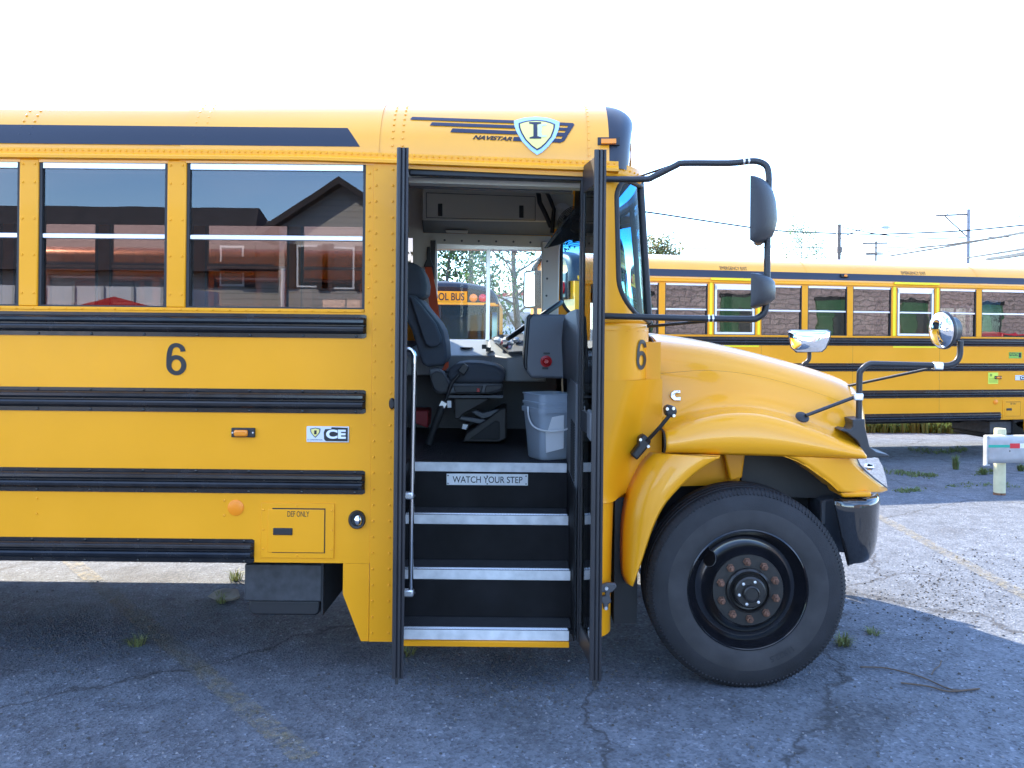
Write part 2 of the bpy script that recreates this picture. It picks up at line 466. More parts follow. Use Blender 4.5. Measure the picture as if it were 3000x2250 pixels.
def worn_paint():
    m = bpy.data.materials.new('worn_yellow_paint'); m.use_nodes = True; nt = m.node_tree; N, L = nt.nodes, nt.links
    b = N['Principled BSDF']; b.inputs['Roughness'].default_value = 0.8; b.inputs['Base Color'].default_value = (0.30, 0.235, 0.10, 1)
    tc = N.new('ShaderNodeTexCoord'); nz = N.new('ShaderNodeTexNoise'); nz.inputs['Scale'].default_value = 26; nz.inputs['Detail'].default_value = 8; nz.inputs['Roughness'].default_value = 0.75
    r = N.new('ShaderNodeValToRGB'); r.color_ramp.elements[0].position = 0.42; r.color_ramp.elements[1].position = 0.68
    r.color_ramp.elements[1].color = (0.5, 0.5, 0.5, 1)
    tr = N.new('ShaderNodeBsdfTransparent'); mx = N.new('ShaderNodeMixShader')
    L.new(tc.outputs['Object'], nz.inputs['Vector']); L.new(nz.outputs['Fac'], r.inputs['Fac']); L.new(r.outputs['Color'], mx.inputs['Fac'])
    L.new(tr.outputs[0], mx.inputs[1]); L.new(b.outputs[0], mx.inputs[2]); L.new(mx.outputs[0], N['Material Output'].inputs['Surface'])
    return m
PAINT = worn_paint()
def ground_pt(px, py):
    w = 955.0 - py + ROLL*(px-1500.0); y = 0
    for _ in range(30): y = FPX*(CAM_Z - gz(y))/(-w) + CAM_Y
    return at(px, py, y)
def stripe(a, b, wid, name='parking_line'):
    a, b = Vector(ground_pt(*a)), Vector(ground_pt(*b)); d = (b-a); d.z = 0; d.normalize(); sd = Vector((-d.y, d.x, 0))*wid/2
    m = MB(); k = 14
    L_ = [a + (b-a)*i/k for i in range(k+1)]
    m.loft([[(p+sd).to_tuple()[:2] + (gz(p.y)+0.010,), (p-sd).to_tuple()[:2] + (gz(p.y)+0.010,)] for p in L_])
    build(name, m, PAINT, None, kind='structure')
stripe((200, 1640), (900, 2230), 0.12)
stripe((2560, 1510), (3080, 1790), 0.12)

# ------------------------------------------------------------------ school bus
XR, XF = -8.04, 0.36          # rear end and door front post
RAIL_Z = (1.859, 1.485, 1.085, 0.739)
WINS = [(-1.623, -0.733)] + [(-2.357 - 0.734*k, -2.357 - 0.734*k + 0.639) for k in range(8)]
RAIL_PROF = [(0.004, 0), (-.006, 0), (-.006, -.015), (-.024, -.020), (-.033, -.028), (-.034, -.040), (-.028, -.048), (-.016, -.052),
             (-.016, -.058), (-.028, -.062), (-.034, -.070), (-.033, -.082), (-.024, -.092), (-.006, -.097), (-.006, -.118), (0.004, -.118)]

def mir(m):
    o = MB(); o.v = [(x, W-y, z) for x, y, z in m.v]; o.f = [f[::-1] for f in m.f]; return o

# plan curve of the windshield / front corner
def plan_half(xc, rx, ry, bow, n=16):
    p = [(XF, 0.0), (xc, 0.0)]
    p += [(xc + rx*math.sin(R(90)*k/n), ry - ry*math.cos(R(90)*k/n)) for k in range(1, n+1)]
    for k in range(1, 9):
        t = k/8; p.append((xc + rx + bow*(1-(1-t)**2), ry + (W/2-ry)*t))
    return p
class Shell:
    def __init__(s, xc, rx, ry, bow, rake=0.0, zr=2.62):
        h = plan_half(xc, rx, ry, bow); s.p = h + [(x, W-y) for x, y in h[::-1][1:]]
        s.c = [0.0]
        for (a, b), (c, d) in zip(s.p, s.p[1:]): s.c.append(s.c[-1] + math.hypot(c-a, d-b))
        s.L = s.c[-1]; s.rake, s.zr = rake, zr
    def __call__(s, t, z, off=0.0):
        t = min(max(t, 0), s.L)
        for i in range(len(s.c)-1):
            if t <= s.c[i+1]: break
        k = (t-s.c[i])/(s.c[i+1]-s.c[i]); (a, b), (c, d) = s.p[i], s.p[i+1]
        l = math.hypot(c-a, d-b); nx, ny = (d-b)/l, -(c-a)/l
        x, y = a+(c-a)*k, b+(d-b)*k
        sh = s.rake*(s.zr-z)
        x = XF + (x-XF)*(1+sh/0.32)
        return (x+nx*off, y+ny*off, z)
    def sheet(s, t0f, t1f, zs, nt=24, off=0.0):
        m = MB(); m.loft([[s(t0f(z)+(t1f(z)-t0f(z))*k/nt, z, off) for k in range(nt+1)] for z in zs]); return m
WS = Shell(0.42, 0.26, 0.42, 0.07, rake=0.075)
COWL = Shell(0.50, 0.22, 0.30, 0.05)
def frange(a, b, n): return [a+(b-a)*k/n for k in range(n+1)]

def window_unit(x0, x1, bus, flip, gl, exit_=False, z0=1.885, z1=2.625):
    f = (lambda q: mir(q)) if flip else (lambda q: q)
    m = MB(); b = 0.014
    m.box(x0, x0+b, 0.006, 0.05, z0, z1); m.box(x1-b, x1, 0.006, 0.05, z0, z1)
    m.box(x0+b, x1-b, 0.006, 0.05, z0, z0+0.008); m.box(x0+b, x1-b, 0.006, 0.05, z1-0.004, z1)
    win = build('window', f(m), RUB, bus)
    zm = z0 + 0.352
    m = MB().box(x0+b, x1-b, 0.0085, 0.045, z1-0.054, z1-0.004); build('top_rail', f(m), ALU, win, bevel=0.003)
    m = MB().box(x0+b, x1-b, 0.012, 0.045, zm-0.012, zm+0.012); build('sash_rail', f(m), ALU, win, bevel=0.003)
    if exit_:
        m = MB(); e = 0.030
        m.box(x0+b, x0+b+e, 0.001, 0.02, z0+0.01, z1-0.04); m.box(x1-b-e, x1-b, 0.001, 0.02, z0+0.01, z1-0.04)
        m.box(x0+b+e, x1-b-e, 0.001, 0.02, z0+0.01, z0+0.04); m.box(x0+b, x1-b, 0.001, 0.008, z1-0.10, z1-0.006)
        build('exit_frame', f(m), ALU, win, label='aluminium frame of the emergency exit window')
    m = MB().box(x0+b, x1-b, 0.020, 0.024, zm+0.012, z1-0.05); build('pane', f(m), gl, win)
    m = MB().box(x0+b, x1-b, 0.030, 0.034, z0+0.008, zm-0.012); build('pane', f(m), gl, win)
    return win

def rail(bus, z, x1, flip=False, bolts=None, x0=XR+0.02):
    rings = []
    for x, s in ((x0, 0.4), (x0+0.03, 1), (x1-0.035, 1), (x1-0.012, 0.9), (x1, 0.35)):
        rings.append([(x, y*s if y < 0 else y, z-0.059+(zz+0.059)*(0.90 if s < 0.5 else 1)) for y, zz in RAIL_PROF])
    m = MB().loft(rings, True, True)
    r = build('rub_rail', mir(m) if flip else m, BLK, bus, smooth=28)
    if bolts:
        pts = [(x, -0.006, z-dz) for dz in bolts for x in frange(x1-0.05-0.2625*18, x1-0.05, 18)]
        build('bolts', rivets(pts, 0.008), BLK, r, kind='stuff')
    return r

def sections_sheet(zs, sec):
    return MB().loft([sec(z) for z in zs])

def make_wheel(bus, c, flip=False, name='wheel', full=True):
    """c: centre of the outer wheel face."""
    sg = -1 if flip else 1
    def P(prof): return [(r, sg*h) for r, h in prof]
    tyre = [(0.292, .020), (0.300, .004), (0.315, -.004), (0.345, -.012), (0.395, -.012), (0.432, -.004), (0.455, .006), (0.462, .010), (0.466, .014), (0.478, .022), (0.488, .040),
            (0.490, .062), (0.482, .064), (0.482, .072), (0.491, .074), (0.491, .108), (0.483, .110), (0.483, .120), (0.491, .122), (0.491, .160), (0.483, .162), (0.483, .172), (0.491, .174),
            (0.490, .235), (0.478, .255), (0.45, .27), (0.30, .262)]
    tyre = [(.292+(r-.292)*1.078, h_) for r, h_ in tyre]
    w = build(name, MB().lathe(P(tyre), c, 96), TYRE, bus, smooth=32)
    if not full:
        build('rim', MB().lathe(P([(0.294, .03), (0.28, .05), (0.2, .06), (0.0, .03)]), c, 40), RIM, w, smooth=30); return w
    build('sidewall', MB().lathe(P([(0.300, .002), (0.316, -.0065), (0.345, -.0145), (0.388, -.0150), (0.404, -.0115)]), c, 96), TYREW, w, smooth=40)
    for a0, body_ in ((-52, '11R22.5'),):
        lettering('sidewall_lettering', body_, lambda u, v: (c[0]+(.345+.030*v)*math.cos(R(a0-20*u)), c[1]-.0165, c[2]+(.345+.030*v)*math.sin(R(a0-20*u))), TYRE, w, bold=.01, cuts=1)
    m = MB()
    for k in range(150):
        a = 2*math.pi*k/150; d = 0.0075
        pts = []
        for r, h in ((0.4775, 0.005), (0.5035, 0.032), (0.5062, 0.058)):
            for da in (-d, d): pts.append((c[0]+r*math.cos(a+da), c[1]+sg*h, c[2]+r*math.sin(a+da)))
        for r, h in ((0.468, 0.012), (0.492, 0.036), (0.499, 0.060)):
            for da in (-d, d): pts.append((c[0]+r*math.cos(a+da), c[1]+sg*h, c[2]+r*math.sin(a+da)))
        m.add(pts, [(0,1,3,2),(2,3,5,4),(0,2,8,6),(2,4,10,8),(1,7,9,3),(3,9,11,5),(0,6,7,1),(4,5,11,10)])
    build('tread_lugs', m, TYRE, w, kind='stuff')
    rim = build('rim', MB().lathe(P([(0.300, .012), (0.304, -.002), (0.298, -.006), (0.290, .002), (0.284, .020), (0.272, .030), (0.264, .050), (0.252, .064), (0.238, .066),
                                    (0.222, .060), (0.200, .040), (0.184, .012), (0.178, .004), (0.115, .004)]), c, 80), RIM, w, smooth=35)
    a = R(142); rr = 0.226; nv = Vector((.62*math.cos(a), -sg, .62*math.sin(a))).normalized()
    hp = Vector((c[0]+rr*math.cos(a), c[1]+sg*0.060, c[2]+rr*math.sin(a)))
    build('hand_hole', MB().disc_dir(hp, nv, [(0.038, .0), (0.042, .007), (0.0385, .009)], 28, 0.8), HUBM, rim, smooth=35)
    build('hand_hole_opening', MB().disc_dir(hp, nv, [(0.038, .0090), (0.038, .0098)], 28, 0.8), mat('hole_shadow', (.004, .003, .003), .9, spec=.1), rim)
    hub = build('hub', MB().lathe(P([(0.178, .0035), (0.176, -.002), (0.113, -.002), (0.110, -.018), (0.100, -.026), (0.094, -.010), (0.080, -.006), (0.078, -.045), (0.070, -.052), (0.042, -.052), (0.040, -.075), (0.034, -.080), (0.030, -.073), (0.0, -.073)]), c, 56), HUBM, w, smooth=30)
    for k in range(10):
        a = R(90+36*k+3); q = (c[0]+0.1425*math.cos(a), c[1]-sg*0.002, c[2]+0.1425*math.sin(a))
        build('lug_nut', MB().disc_dir(q, (0, -sg, 0), [(0.020, 0), (0.020, .008), (0.0165, .009), (0.0165, .026), (0.010, .028), (0.010, .040), (0.008, .042)], 6), RUST, hub, smooth=25)
    for k in range(5):
        a = R(70+60*k); q = (c[0]+0.058*math.cos(a), c[1]-sg*0.052, c[2]+0.058*math.sin(a))
        build('hub_bolt', MB().disc_dir(q, (0, -sg, 0), [(0.0075, 0), (0.0075, .007), (0.005, .008)], 6), ALU, hub)
    return w

# hood surface -----------------------------------------------------
ZTOP = [(.775, 1.768), (1.1, 1.727), (1.39, 1.668), (1.7, 1.590), (1.90, 1.528), (1.98, 1.478), (2.02, 1.41), (2.04, 1.30), (2.05, 1.19)]
BULGE = [(0, .105), (.08, .135), (.2, .180), (.35, .205), (.5, .200), (.7, .150), (.85, .095), (1, .035)]
XEND = [(.0, 1.77), (.1, 1.79), (.2, 1.835), (.35, 1.905), (.6, 1.995), (.8, 2.035), (1.22, 2.08)]
def hood_section(f):
    zt = smooth_interp(ZTOP, .775+f*1.275); zl = 1.183-.018*f
    bu = min(smooth_interp(BULGE, f), max(zt-zl, 0.02)*0.7); zf = zl+bu
    j5 = zf + min(0.055, (zt-zf)*0.3)
    mx = lambda k: j5+(zt-j5)*k
    pts = [(.050, zl), (.022, zl+.25*bu), (.026, zl+.62*bu), (.060, zl+.92*bu), (.120, zf), (.185, zf+.2*(j5-zf)), (.240, j5),
           (.285, mx(.42)), (.330, mx(.68)), (.410, mx(.885)), (.55, mx(.965)), (.80, mx(1.0)), (1.22, zt+.012)]
    return [(p.x, p.y) for p in catmull([(a, b, 0) for a, b in pts], 3)]
def hood_pt(f, j, off=0.0):
    s = hood_section(f); y, z = s[j]; x = .775+f*(smooth_interp(XEND, y)-.775)
    return Vector((x, y, z))
NF = 44
HOOD_F = [0.5*(1-math.cos(math.pi*k/NF))*0.35 + 0.65*k/NF for k in range(NF+1)]

def build_front(bus, kind):
    near = kind == 'near'
    # hood
    rings = []
    for f in HOOD_F:
        s = hood_section(f); r = [(.775+f*(smooth_interp(XEND, y)-.775), y, z) for y, z in s]
        rings.append(r + [(x, W-y, z) for x, y, z in r[::-1][1:]])
    hood = build('hood', MB().loft(rings), YELG, bus, smooth=50, solid=0.012)
    seam = [hood_pt(f, 22) + Vector((0, -0.003, 0.001)) for f in frange(0.0, 0.96, 30)]
    gap = [Vector((.768, y-.004, z+.002)) for y, z in hood_section(0.0)[:34]]
    build('hood_gap', MB().tube(gap, 0.006, 6), mat('gap_shadow', (.03, .016, .006), .8), hood)
    build('hood_seam', MB().tube(seam, 0.0032, 6), CHAS, hood)
    # grille under the nose
    ys_ = frange(0.30, W-0.30, 24)
    g = MB().loft([[(smooth_interp(XEND, min(y, W-y))-0.03, y, z) for y in ys_] for z in (0.86, 1.0, 1.19)])
    gr = build('grille', g, PLAST, bus, solid=0.02)
    for k in range(7):
        z = 0.90+0.04*k
        build('grille_bar', MB().tube([(smooth_interp(XEND, min(y, W-y))-0.012, y, z) for y in ys_[2:-2]], 0.008, 6), ALU, gr)
    # cowl under the windshield, both sides in one band
    zs = [1.545, 1.55, 1.80, 1.815, 1.826, 1.832]
    cm = MB().loft([[COWL(COWL.L*k/64, z, {1.826: -0.006, 1.832: -0.02}.get(z, 0.0)) for k in range(65)] for z in zs])
    cm.v += [(0.36, 0.03, 1.833), (0.36, W-0.03, 1.833)]
    cowl = build('cowl', cm, YEL, bus, smooth=40)
    top = [COWL(COWL.L*k/40, 1.831, -0.02) for k in range(41)]
    build('cowl_top', MB().poly(top), YEL, cowl)
    build('cowl_lip', MB().tube([COWL(COWL.L*k/40, 1.792, 0.0) for k in range(41)], 0.0022, 5), YEL, cowl)
    # lower cowl: a rounded column that flares out towards the hood
    XE = [(.235, .520), (.60, .522), (.925, .530), (.930, .545), (1.10, .570), (1.30, .625), (1.42, .660), (1.545, .700)]
    def sec(z):
        xe = smooth_interp(XE, z) if z > .93 else interp(XE, z); r = 0.13
        p = [(XF, 0.002, z), (xe-r, 0.002, z)]
        if z > .93:      # eases out into the firewall side
            tt = [k/8 for k in range(1, 9)]
            p += [(xe-r+(r+.05)*t, .002+.146*t*t*(3-2*t), z) for t in tt]
            return p + [(max(.775, xe+.06), .150, z)]
        p += [(xe-r+r*math.sin(R(90)*k/8), 0.002+0.16-0.16*math.cos(R(90)*k/8), z) for k in range(1, 9)]
        return p + [(xe, 0.45, z)]
    zs = [.262, .30, .5, .7, .9, .925, .930] + frange(.96, 1.545, 12)
    m = MB().loft([sec(z) for z in zs])
    build('lower_cowl', m, YEL, bus, smooth=45); build('lower_cowl', mir(m), YEL, bus, smooth=45)
    m = MB().box(.46, .765, .152, .19, 1.53, 1.735)
    build('firewall_side', m, YEL, bus); build('firewall_side', mir(m), YEL, bus)
    m = MB().box(.70, .77, .24, W-.24, .60, 1.64); build('firewall', m, CHAS, bus)
    # A-pillars, corner glass, windshield
    zt_, zb = 2.555, 1.845
    def sl(z, s0=0.150):
        zc, rz, rx = zb+.215, .215, .22
        if z < zc: return s0 + rx*(1-math.sqrt(max(0, 1-((zc-z)/rz)**2)))
        zc2 = zt_-.10
        if z > zc2: return s0 + .10*(1-math.sqrt(max(0, 1-((z-zc2)/.10)**2)))
        return s0
    zz = [1.831] + frange(zb, zb+.215, 10) + frange(zb+.25, zt_-.10, 5) + frange(zt_-.09, zt_, 6)
    zz = sorted(set(round(z, 4) for z in zz))
    sp = 0.455
    am = WS.sheet(lambda z: 0.0, lambda z: sl(max(z, zb)), zz, 8)
    ap = build('windshield_pillar', am, YEL, bus, smooth=40, solid=0.02)
    am2 = WS.sheet(lambda z: 0.0, lambda z: sl(max(z, zb), .012), zz, 8); build('windshield_pillar', mir(am2), YEL, bus, smooth=40, solid=0.02)
    hm = WS.sheet(lambda z: 0.0, lambda z: WS.L, [2.553, 2.58, 2.625], 60)
    build('windshield_header', hm, YEL, bus, smooth=40, solid=0.02)
    zg = [z for z in zz if z >= zb]
    gm = WS.sheet(sl, lambda z: sp, zg, 12, -0.006)
    build('corner_glass', gm, WSGL, bus, smooth=60); gm2 = WS.sheet(lambda z: sl(z, .012), lambda z: sp, zg, 12, -0.006); build('corner_glass', mir(gm2), WSGL, bus, smooth=60)
    fm = WS.sheet(lambda z: sp+.02, lambda z: WS.L-sp-.02, zg, 40, -0.006)
    build('windshield', fm, WSGL, bus, smooth=60)
    for fl in (0, 1):
        s0_ = .012 if fl else .150
        gp = [WS(sp, zt_, 0.002)] + [WS(sl(z, s0_), z, 0.002) for z in zg[::-1]] + [WS(sl(zb, s0_)+(sp-sl(zb, s0_))*k/4, zb, 0.002) for k in range(1, 5)]
        t = MB().tube(gp, 0.017, 8); build('glass_gasket', mir(t) if fl else t, RUB, bus, smooth=60)
        t = MB().tube([WS(sp+.01, z, 0.0) for z in frange(1.83, 2.60, 10)], 0.021, 8); build('corner_post', mir(t) if fl else t, RUB, bus, smooth=60)
    t = MB().tube([WS(WS.L/2, z, 0.0) for z in frange(1.84, 2.56, 6)], 0.02, 8); build('centre_post', t, RUB, bus, smooth=60)
    for z in (1.838, 2.562):
        build('glass_gasket', MB().tube([WS(sp+(WS.L-2*sp)*k/30, z, 0.002) for k in range(31)], 0.016, 8), RUB, bus, smooth=60)
    # roof cap
    full = roof_full(14)
    rings = []
    for k in range(9):
        t = R(90)*k/8; sx = math.sin(t); q = 1-math.cos(t)
        rings.append([(0.47+(0.115+0.085*(1-(abs(y-W/2)/(W/2))**4))*sx, W/2+(y-W/2)*(1-0.10*q), ZS+0.02+(z-ZS-0.02)*(1-0.26*q) if z > ZS+.02 else z) for y, z in full])
    cap = build('roof_cap', MB().loft(rings, False), VINYL, bus, smooth=50)
    face = MB().poly(rings[-1]); build('cap_face', face, VINYL, cap)
    xf = 0.667
    build('sign_panel', MB().xz([(xf, 2.63), (xf+.006, 2.63), (xf+.006, 2.86), (xf, 2.86)], W/2-.56, W/2+.56), YEL, cap)
    lettering('sign_lettering', 'SCHOOL BUS', lambda u, v: (xf+.009, W/2-.50+1.0*u, 2.665+.16*v), INK, cap, bold=0.02)
    for s in (-1, 1):
        for k, (dy, mm, nm) in enumerate(((.69, AMB, 'amber_lamp'), (.885, REDL, 'red_lamp'))):
            build(nm, MB().disc_dir((xf-((.096 if near else .072) if dy > .8 else (.075 if near else .036)), W/2+s*dy, 2.725), (1, 0, 0), [(.085, 0), (.085, .03), (.07, .04), (.03, .048)], 24), mm, cap, smooth=40)
    # fenders around the front wheels
    outer = [(1904, 1326), (1880, 1352), (1853, 1400), (1832, 1452), (1820, 1530), (1818, 1620), (1822, 1680), (1836, 1708)]
    inner = [(2108, 1340), (2066, 1364), (2027, 1392), (1985, 1432), (1945, 1480), (1912, 1545), (1880, 1640), (1853, 1718)]
    oc = catmull([(a, b, 0) for a, b in outer], 4); ic = catmull([(a, b, 0) for a, b in inner], 4)
    ra = []
    for o_, i_ in zip(oc, ic):
        row = []
        for t, y in ((0, .150), (.10, .085), (.28, .035), (.52, .012), (.80, .002), (.95, .000), (1.0, .010)):
            row.append(at(o_.x+(i_.x-o_.x)*t, o_.y+(i_.y-o_.y)*t, y))
        e = at(i_.x, i_.y, .010); row += [(e[0], .14, e[2])]
        ra.append(row)
    fm = MB().loft(ra)
    top = [r for r in ra[0]]
    build('splash_fender', fm, YELG, bus, smooth=50, solid=0.006); build('splash_fender', mir(fm), YELG, bus, smooth=50, solid=0.006)
    # the flat top return of the splash fender under the hood
    m = MB().poly([at(1904, 1326, .15), at(2110, 1336, .01), at(2110, 1336, .25), at(1925, 1326, .30)]); build('fender_ledge', m, YEL, bus, solid=.006)
    yf = lambda x: .045 if x < 1.52 else .045+1.05*(x-1.52)**2
    surf = on_cyl(yf)
    arch = [(2262, 1328), (2300, 1336), (2339, 1351), (2370, 1369), (2395, 1387), (2418, 1403), (2436, 1417), (2457, 1437)]
    bowl = arch + [(2500, 1440), (2545, 1441), (2600, 1437), (2600, 1428), (2568, 1404), (2540, 1381), (2520, 1360), (2512, 1341), (2450, 1338), (2360, 1334)]
    ff = decal('front_fender', [bowl], surf, YELG, bus, cuts=5)
    for p in ff.data.polygons: p.use_smooth = True
    md = ff.modifiers.new('solid', 'SOLIDIFY'); md.thickness = .03; md.offset = -1.0
    m = MB(); m.v = [(x, W-y, z) for x, y, z in [v.co for v in ff.data.vertices]]; m.f = [tuple(p.vertices)[::-1] for p in ff.data.polygons]
    build('front_fender', m, YEL, bus, smooth=50)
    # arch return of the front fender
    m = MB().loft([[surf(*p) for p in arch], [(surf(*p)[0], .30, surf(*p)[2]) for p in arch]]); build('arch_lip', m, YEL, bus, solid=.008)
    m = MB().pxz([(2460, 1440), (2556, 1442), (2553, 1457), (2470, 1458)], .10, .3); build('valance', m, YEL, bus, bevel=.01)
    hl = [(2513, 1343), (2545, 1340), (2572, 1341), (2586, 1366), (2596, 1400), (2600, 1428), (2569, 1404), (2540, 1380), (2521, 1361)]
    h = decal('headlight', [hl], on_cyl(yf, .003), LENS, bus, cuts=4)
    back = decal('reflector', [hl], on_cyl(yf, -.035), CHROME, h, cuts=3)
    decal('rim', [[(2513, 1343), (2521, 1361), (2540, 1380), (2569, 1404), (2600, 1428), (2600, 1432), (2566, 1408), (2537, 1384), (2517, 1363), (2509, 1343)]], on_cyl(yf, .006), GUN, h, cuts=1)
    decal('turn_lamp', [[(2560, 1362), (2574, 1360), (2586, 1390), (2587, 1408), (2573, 1403), (2563, 1385)]], on_cyl(yf, -.004), AMB, h, cuts=2)
    build('lamp_bulb', MB().disc_dir(at(2545, 1368, .15), (0.6, -1, 0), [(.018, 0), (.014, .02), (.004, .03)], 14), CHROME, h, smooth=50)
    m = MB(); m.v = [(x, W-y, z) for x, y, z in [v.co for v in h.data.vertices]]; m.f = [tuple(p.vertices)[::-1] for p in h.data.polygons]
    build('headlight', m, CHROME, bus)
    # bumper swept round the nose
    pl = [(1.66, .10), (1.70, .085), (1.76, .085), (1.83, .11), (1.89, .17), (1.94, .27), (1.99, .45), (2.05, .75), (2.08, 1.22)]
    pl = [(p.x, p.y) for p in catmull([(a, b, 0) for a, b in pl], 4)]
    pl = pl + [(x, W-y) for x, y in pl[::-1][1:]]
    rings = []
    N_ = len(pl)
    for i, (x, y) in enumerate(pl):
        e = min(i, N_-1-i); a, b = pl[max(i-1, 0)], pl[min(i+1, N_-1)]
        l = math.hypot(b[0]-a[0], b[1]-a[1]); nx, ny = (b[1]-a[1])/l, -(b[0]-a[0])/l
        k = min(1.0, e/9)
        zt2 = .945; zb2 = .60+.015*k
        prof = [(-.055, zt2-.004), (-.015, zt2), (.0, zt2-.010), (.006, zt2-.03), (.004, zt2-.06), (.0, .80), (-.006, .72), (-.016, .66), (-.032, zb2+.01), (-.045, zb2), (-.06, zb2+.004)]
        rings.append([(x + nx*d + (0.075*(1-k)**1.2*max(0, (zt2-z)/(zt2-zb2)) if e < 9 else 0) - (0.02*(1-k)), y+ny*d, z) for d, z in prof])
    bp = build('bumper', MB().loft(rings, False), mat('bumper_black', (.012, .012, .013), .05, coat=.5, spec=.8), bus, smooth=40, solid=.006)
    build('tow_hook', MB().tube([(2.07, 1.75, .68), (2.13, 1.75, .66), (2.15, 1.75, .70), (2.12, 1.75, .73), (2.07, 1.75, .74)], .012, 8), RUST, bp, smooth=60)
    m = MB().pxz([(2410, 1470), (2420, 1462), (2500, 1458), (2516, 1475), (2520, 1600), (2490, 1622), (2450, 1618), (2440, 1600), (2412, 1560)], .34, .60)
    bb = build('bumper_bracket', m, mat('bracket_grey', (.075, .085, .10), .5), bus, bevel=.012)
    build('bracket_plate', MB().pxz([(2408, 1470), (2419, 1468), (2417, 1535), (2407, 1535)], .33, .36), mat('bracket_flange', (.18, .18, .19), .5), bb)
    m = MB().disc_dir(at(2498, 1608, .26), (1, -.4, 0), [(.03, 0), (.045, .02), (.045, .06), (.03, .07)], 16); build('fog_horn', m, PLAST, bb, smooth=40)
    build('bumper_bracket', MB().box(1.58, 1.84, 1.80, 2.12, .40, .92), MAT['bracket_grey'], bus, bevel=.01)  # unseen far-side block, added and set low to stop sun under the bumper
    # wheel well
    m = MB().pxz([(1965, 1330), (2172, 1330), (2166, 1420), (1965, 1425)], .42, .50); build('inner_fender', m, YEL, bus)
    m = MB().pxz([(2120, 1322), (2185, 1322), (2175, 1400), (2140, 1410)], .34, .40); build('inner_fender_brace', m, YEL, bus, bevel=.01)
    m = MB().pxz([(2176, 1322), (2500, 1322), (2510, 1440), (2420, 1460), (2170, 1452)], .44, .50); build('wheel_liner', m, LINER, bus)
    m = MB().box(.82, 1.75, .58, W-.58, .70, 1.12); build('engine_block', m, CHAS, bus)
    build('inner_liner', MB().box(.54, .66, .17, .95, .28, 1.05), CHAS, bus)
    build('axle_beam', MB().box(1.10, 1.27, .32, W-.32, .38, .52), CHAS, bus)
    make_wheel(bus, (1.194, .035, .501), False, 'wheel', near)
    make_wheel(bus, (1.194, W-.035, .501), True, 'wheel', False)
    return cowl, hood

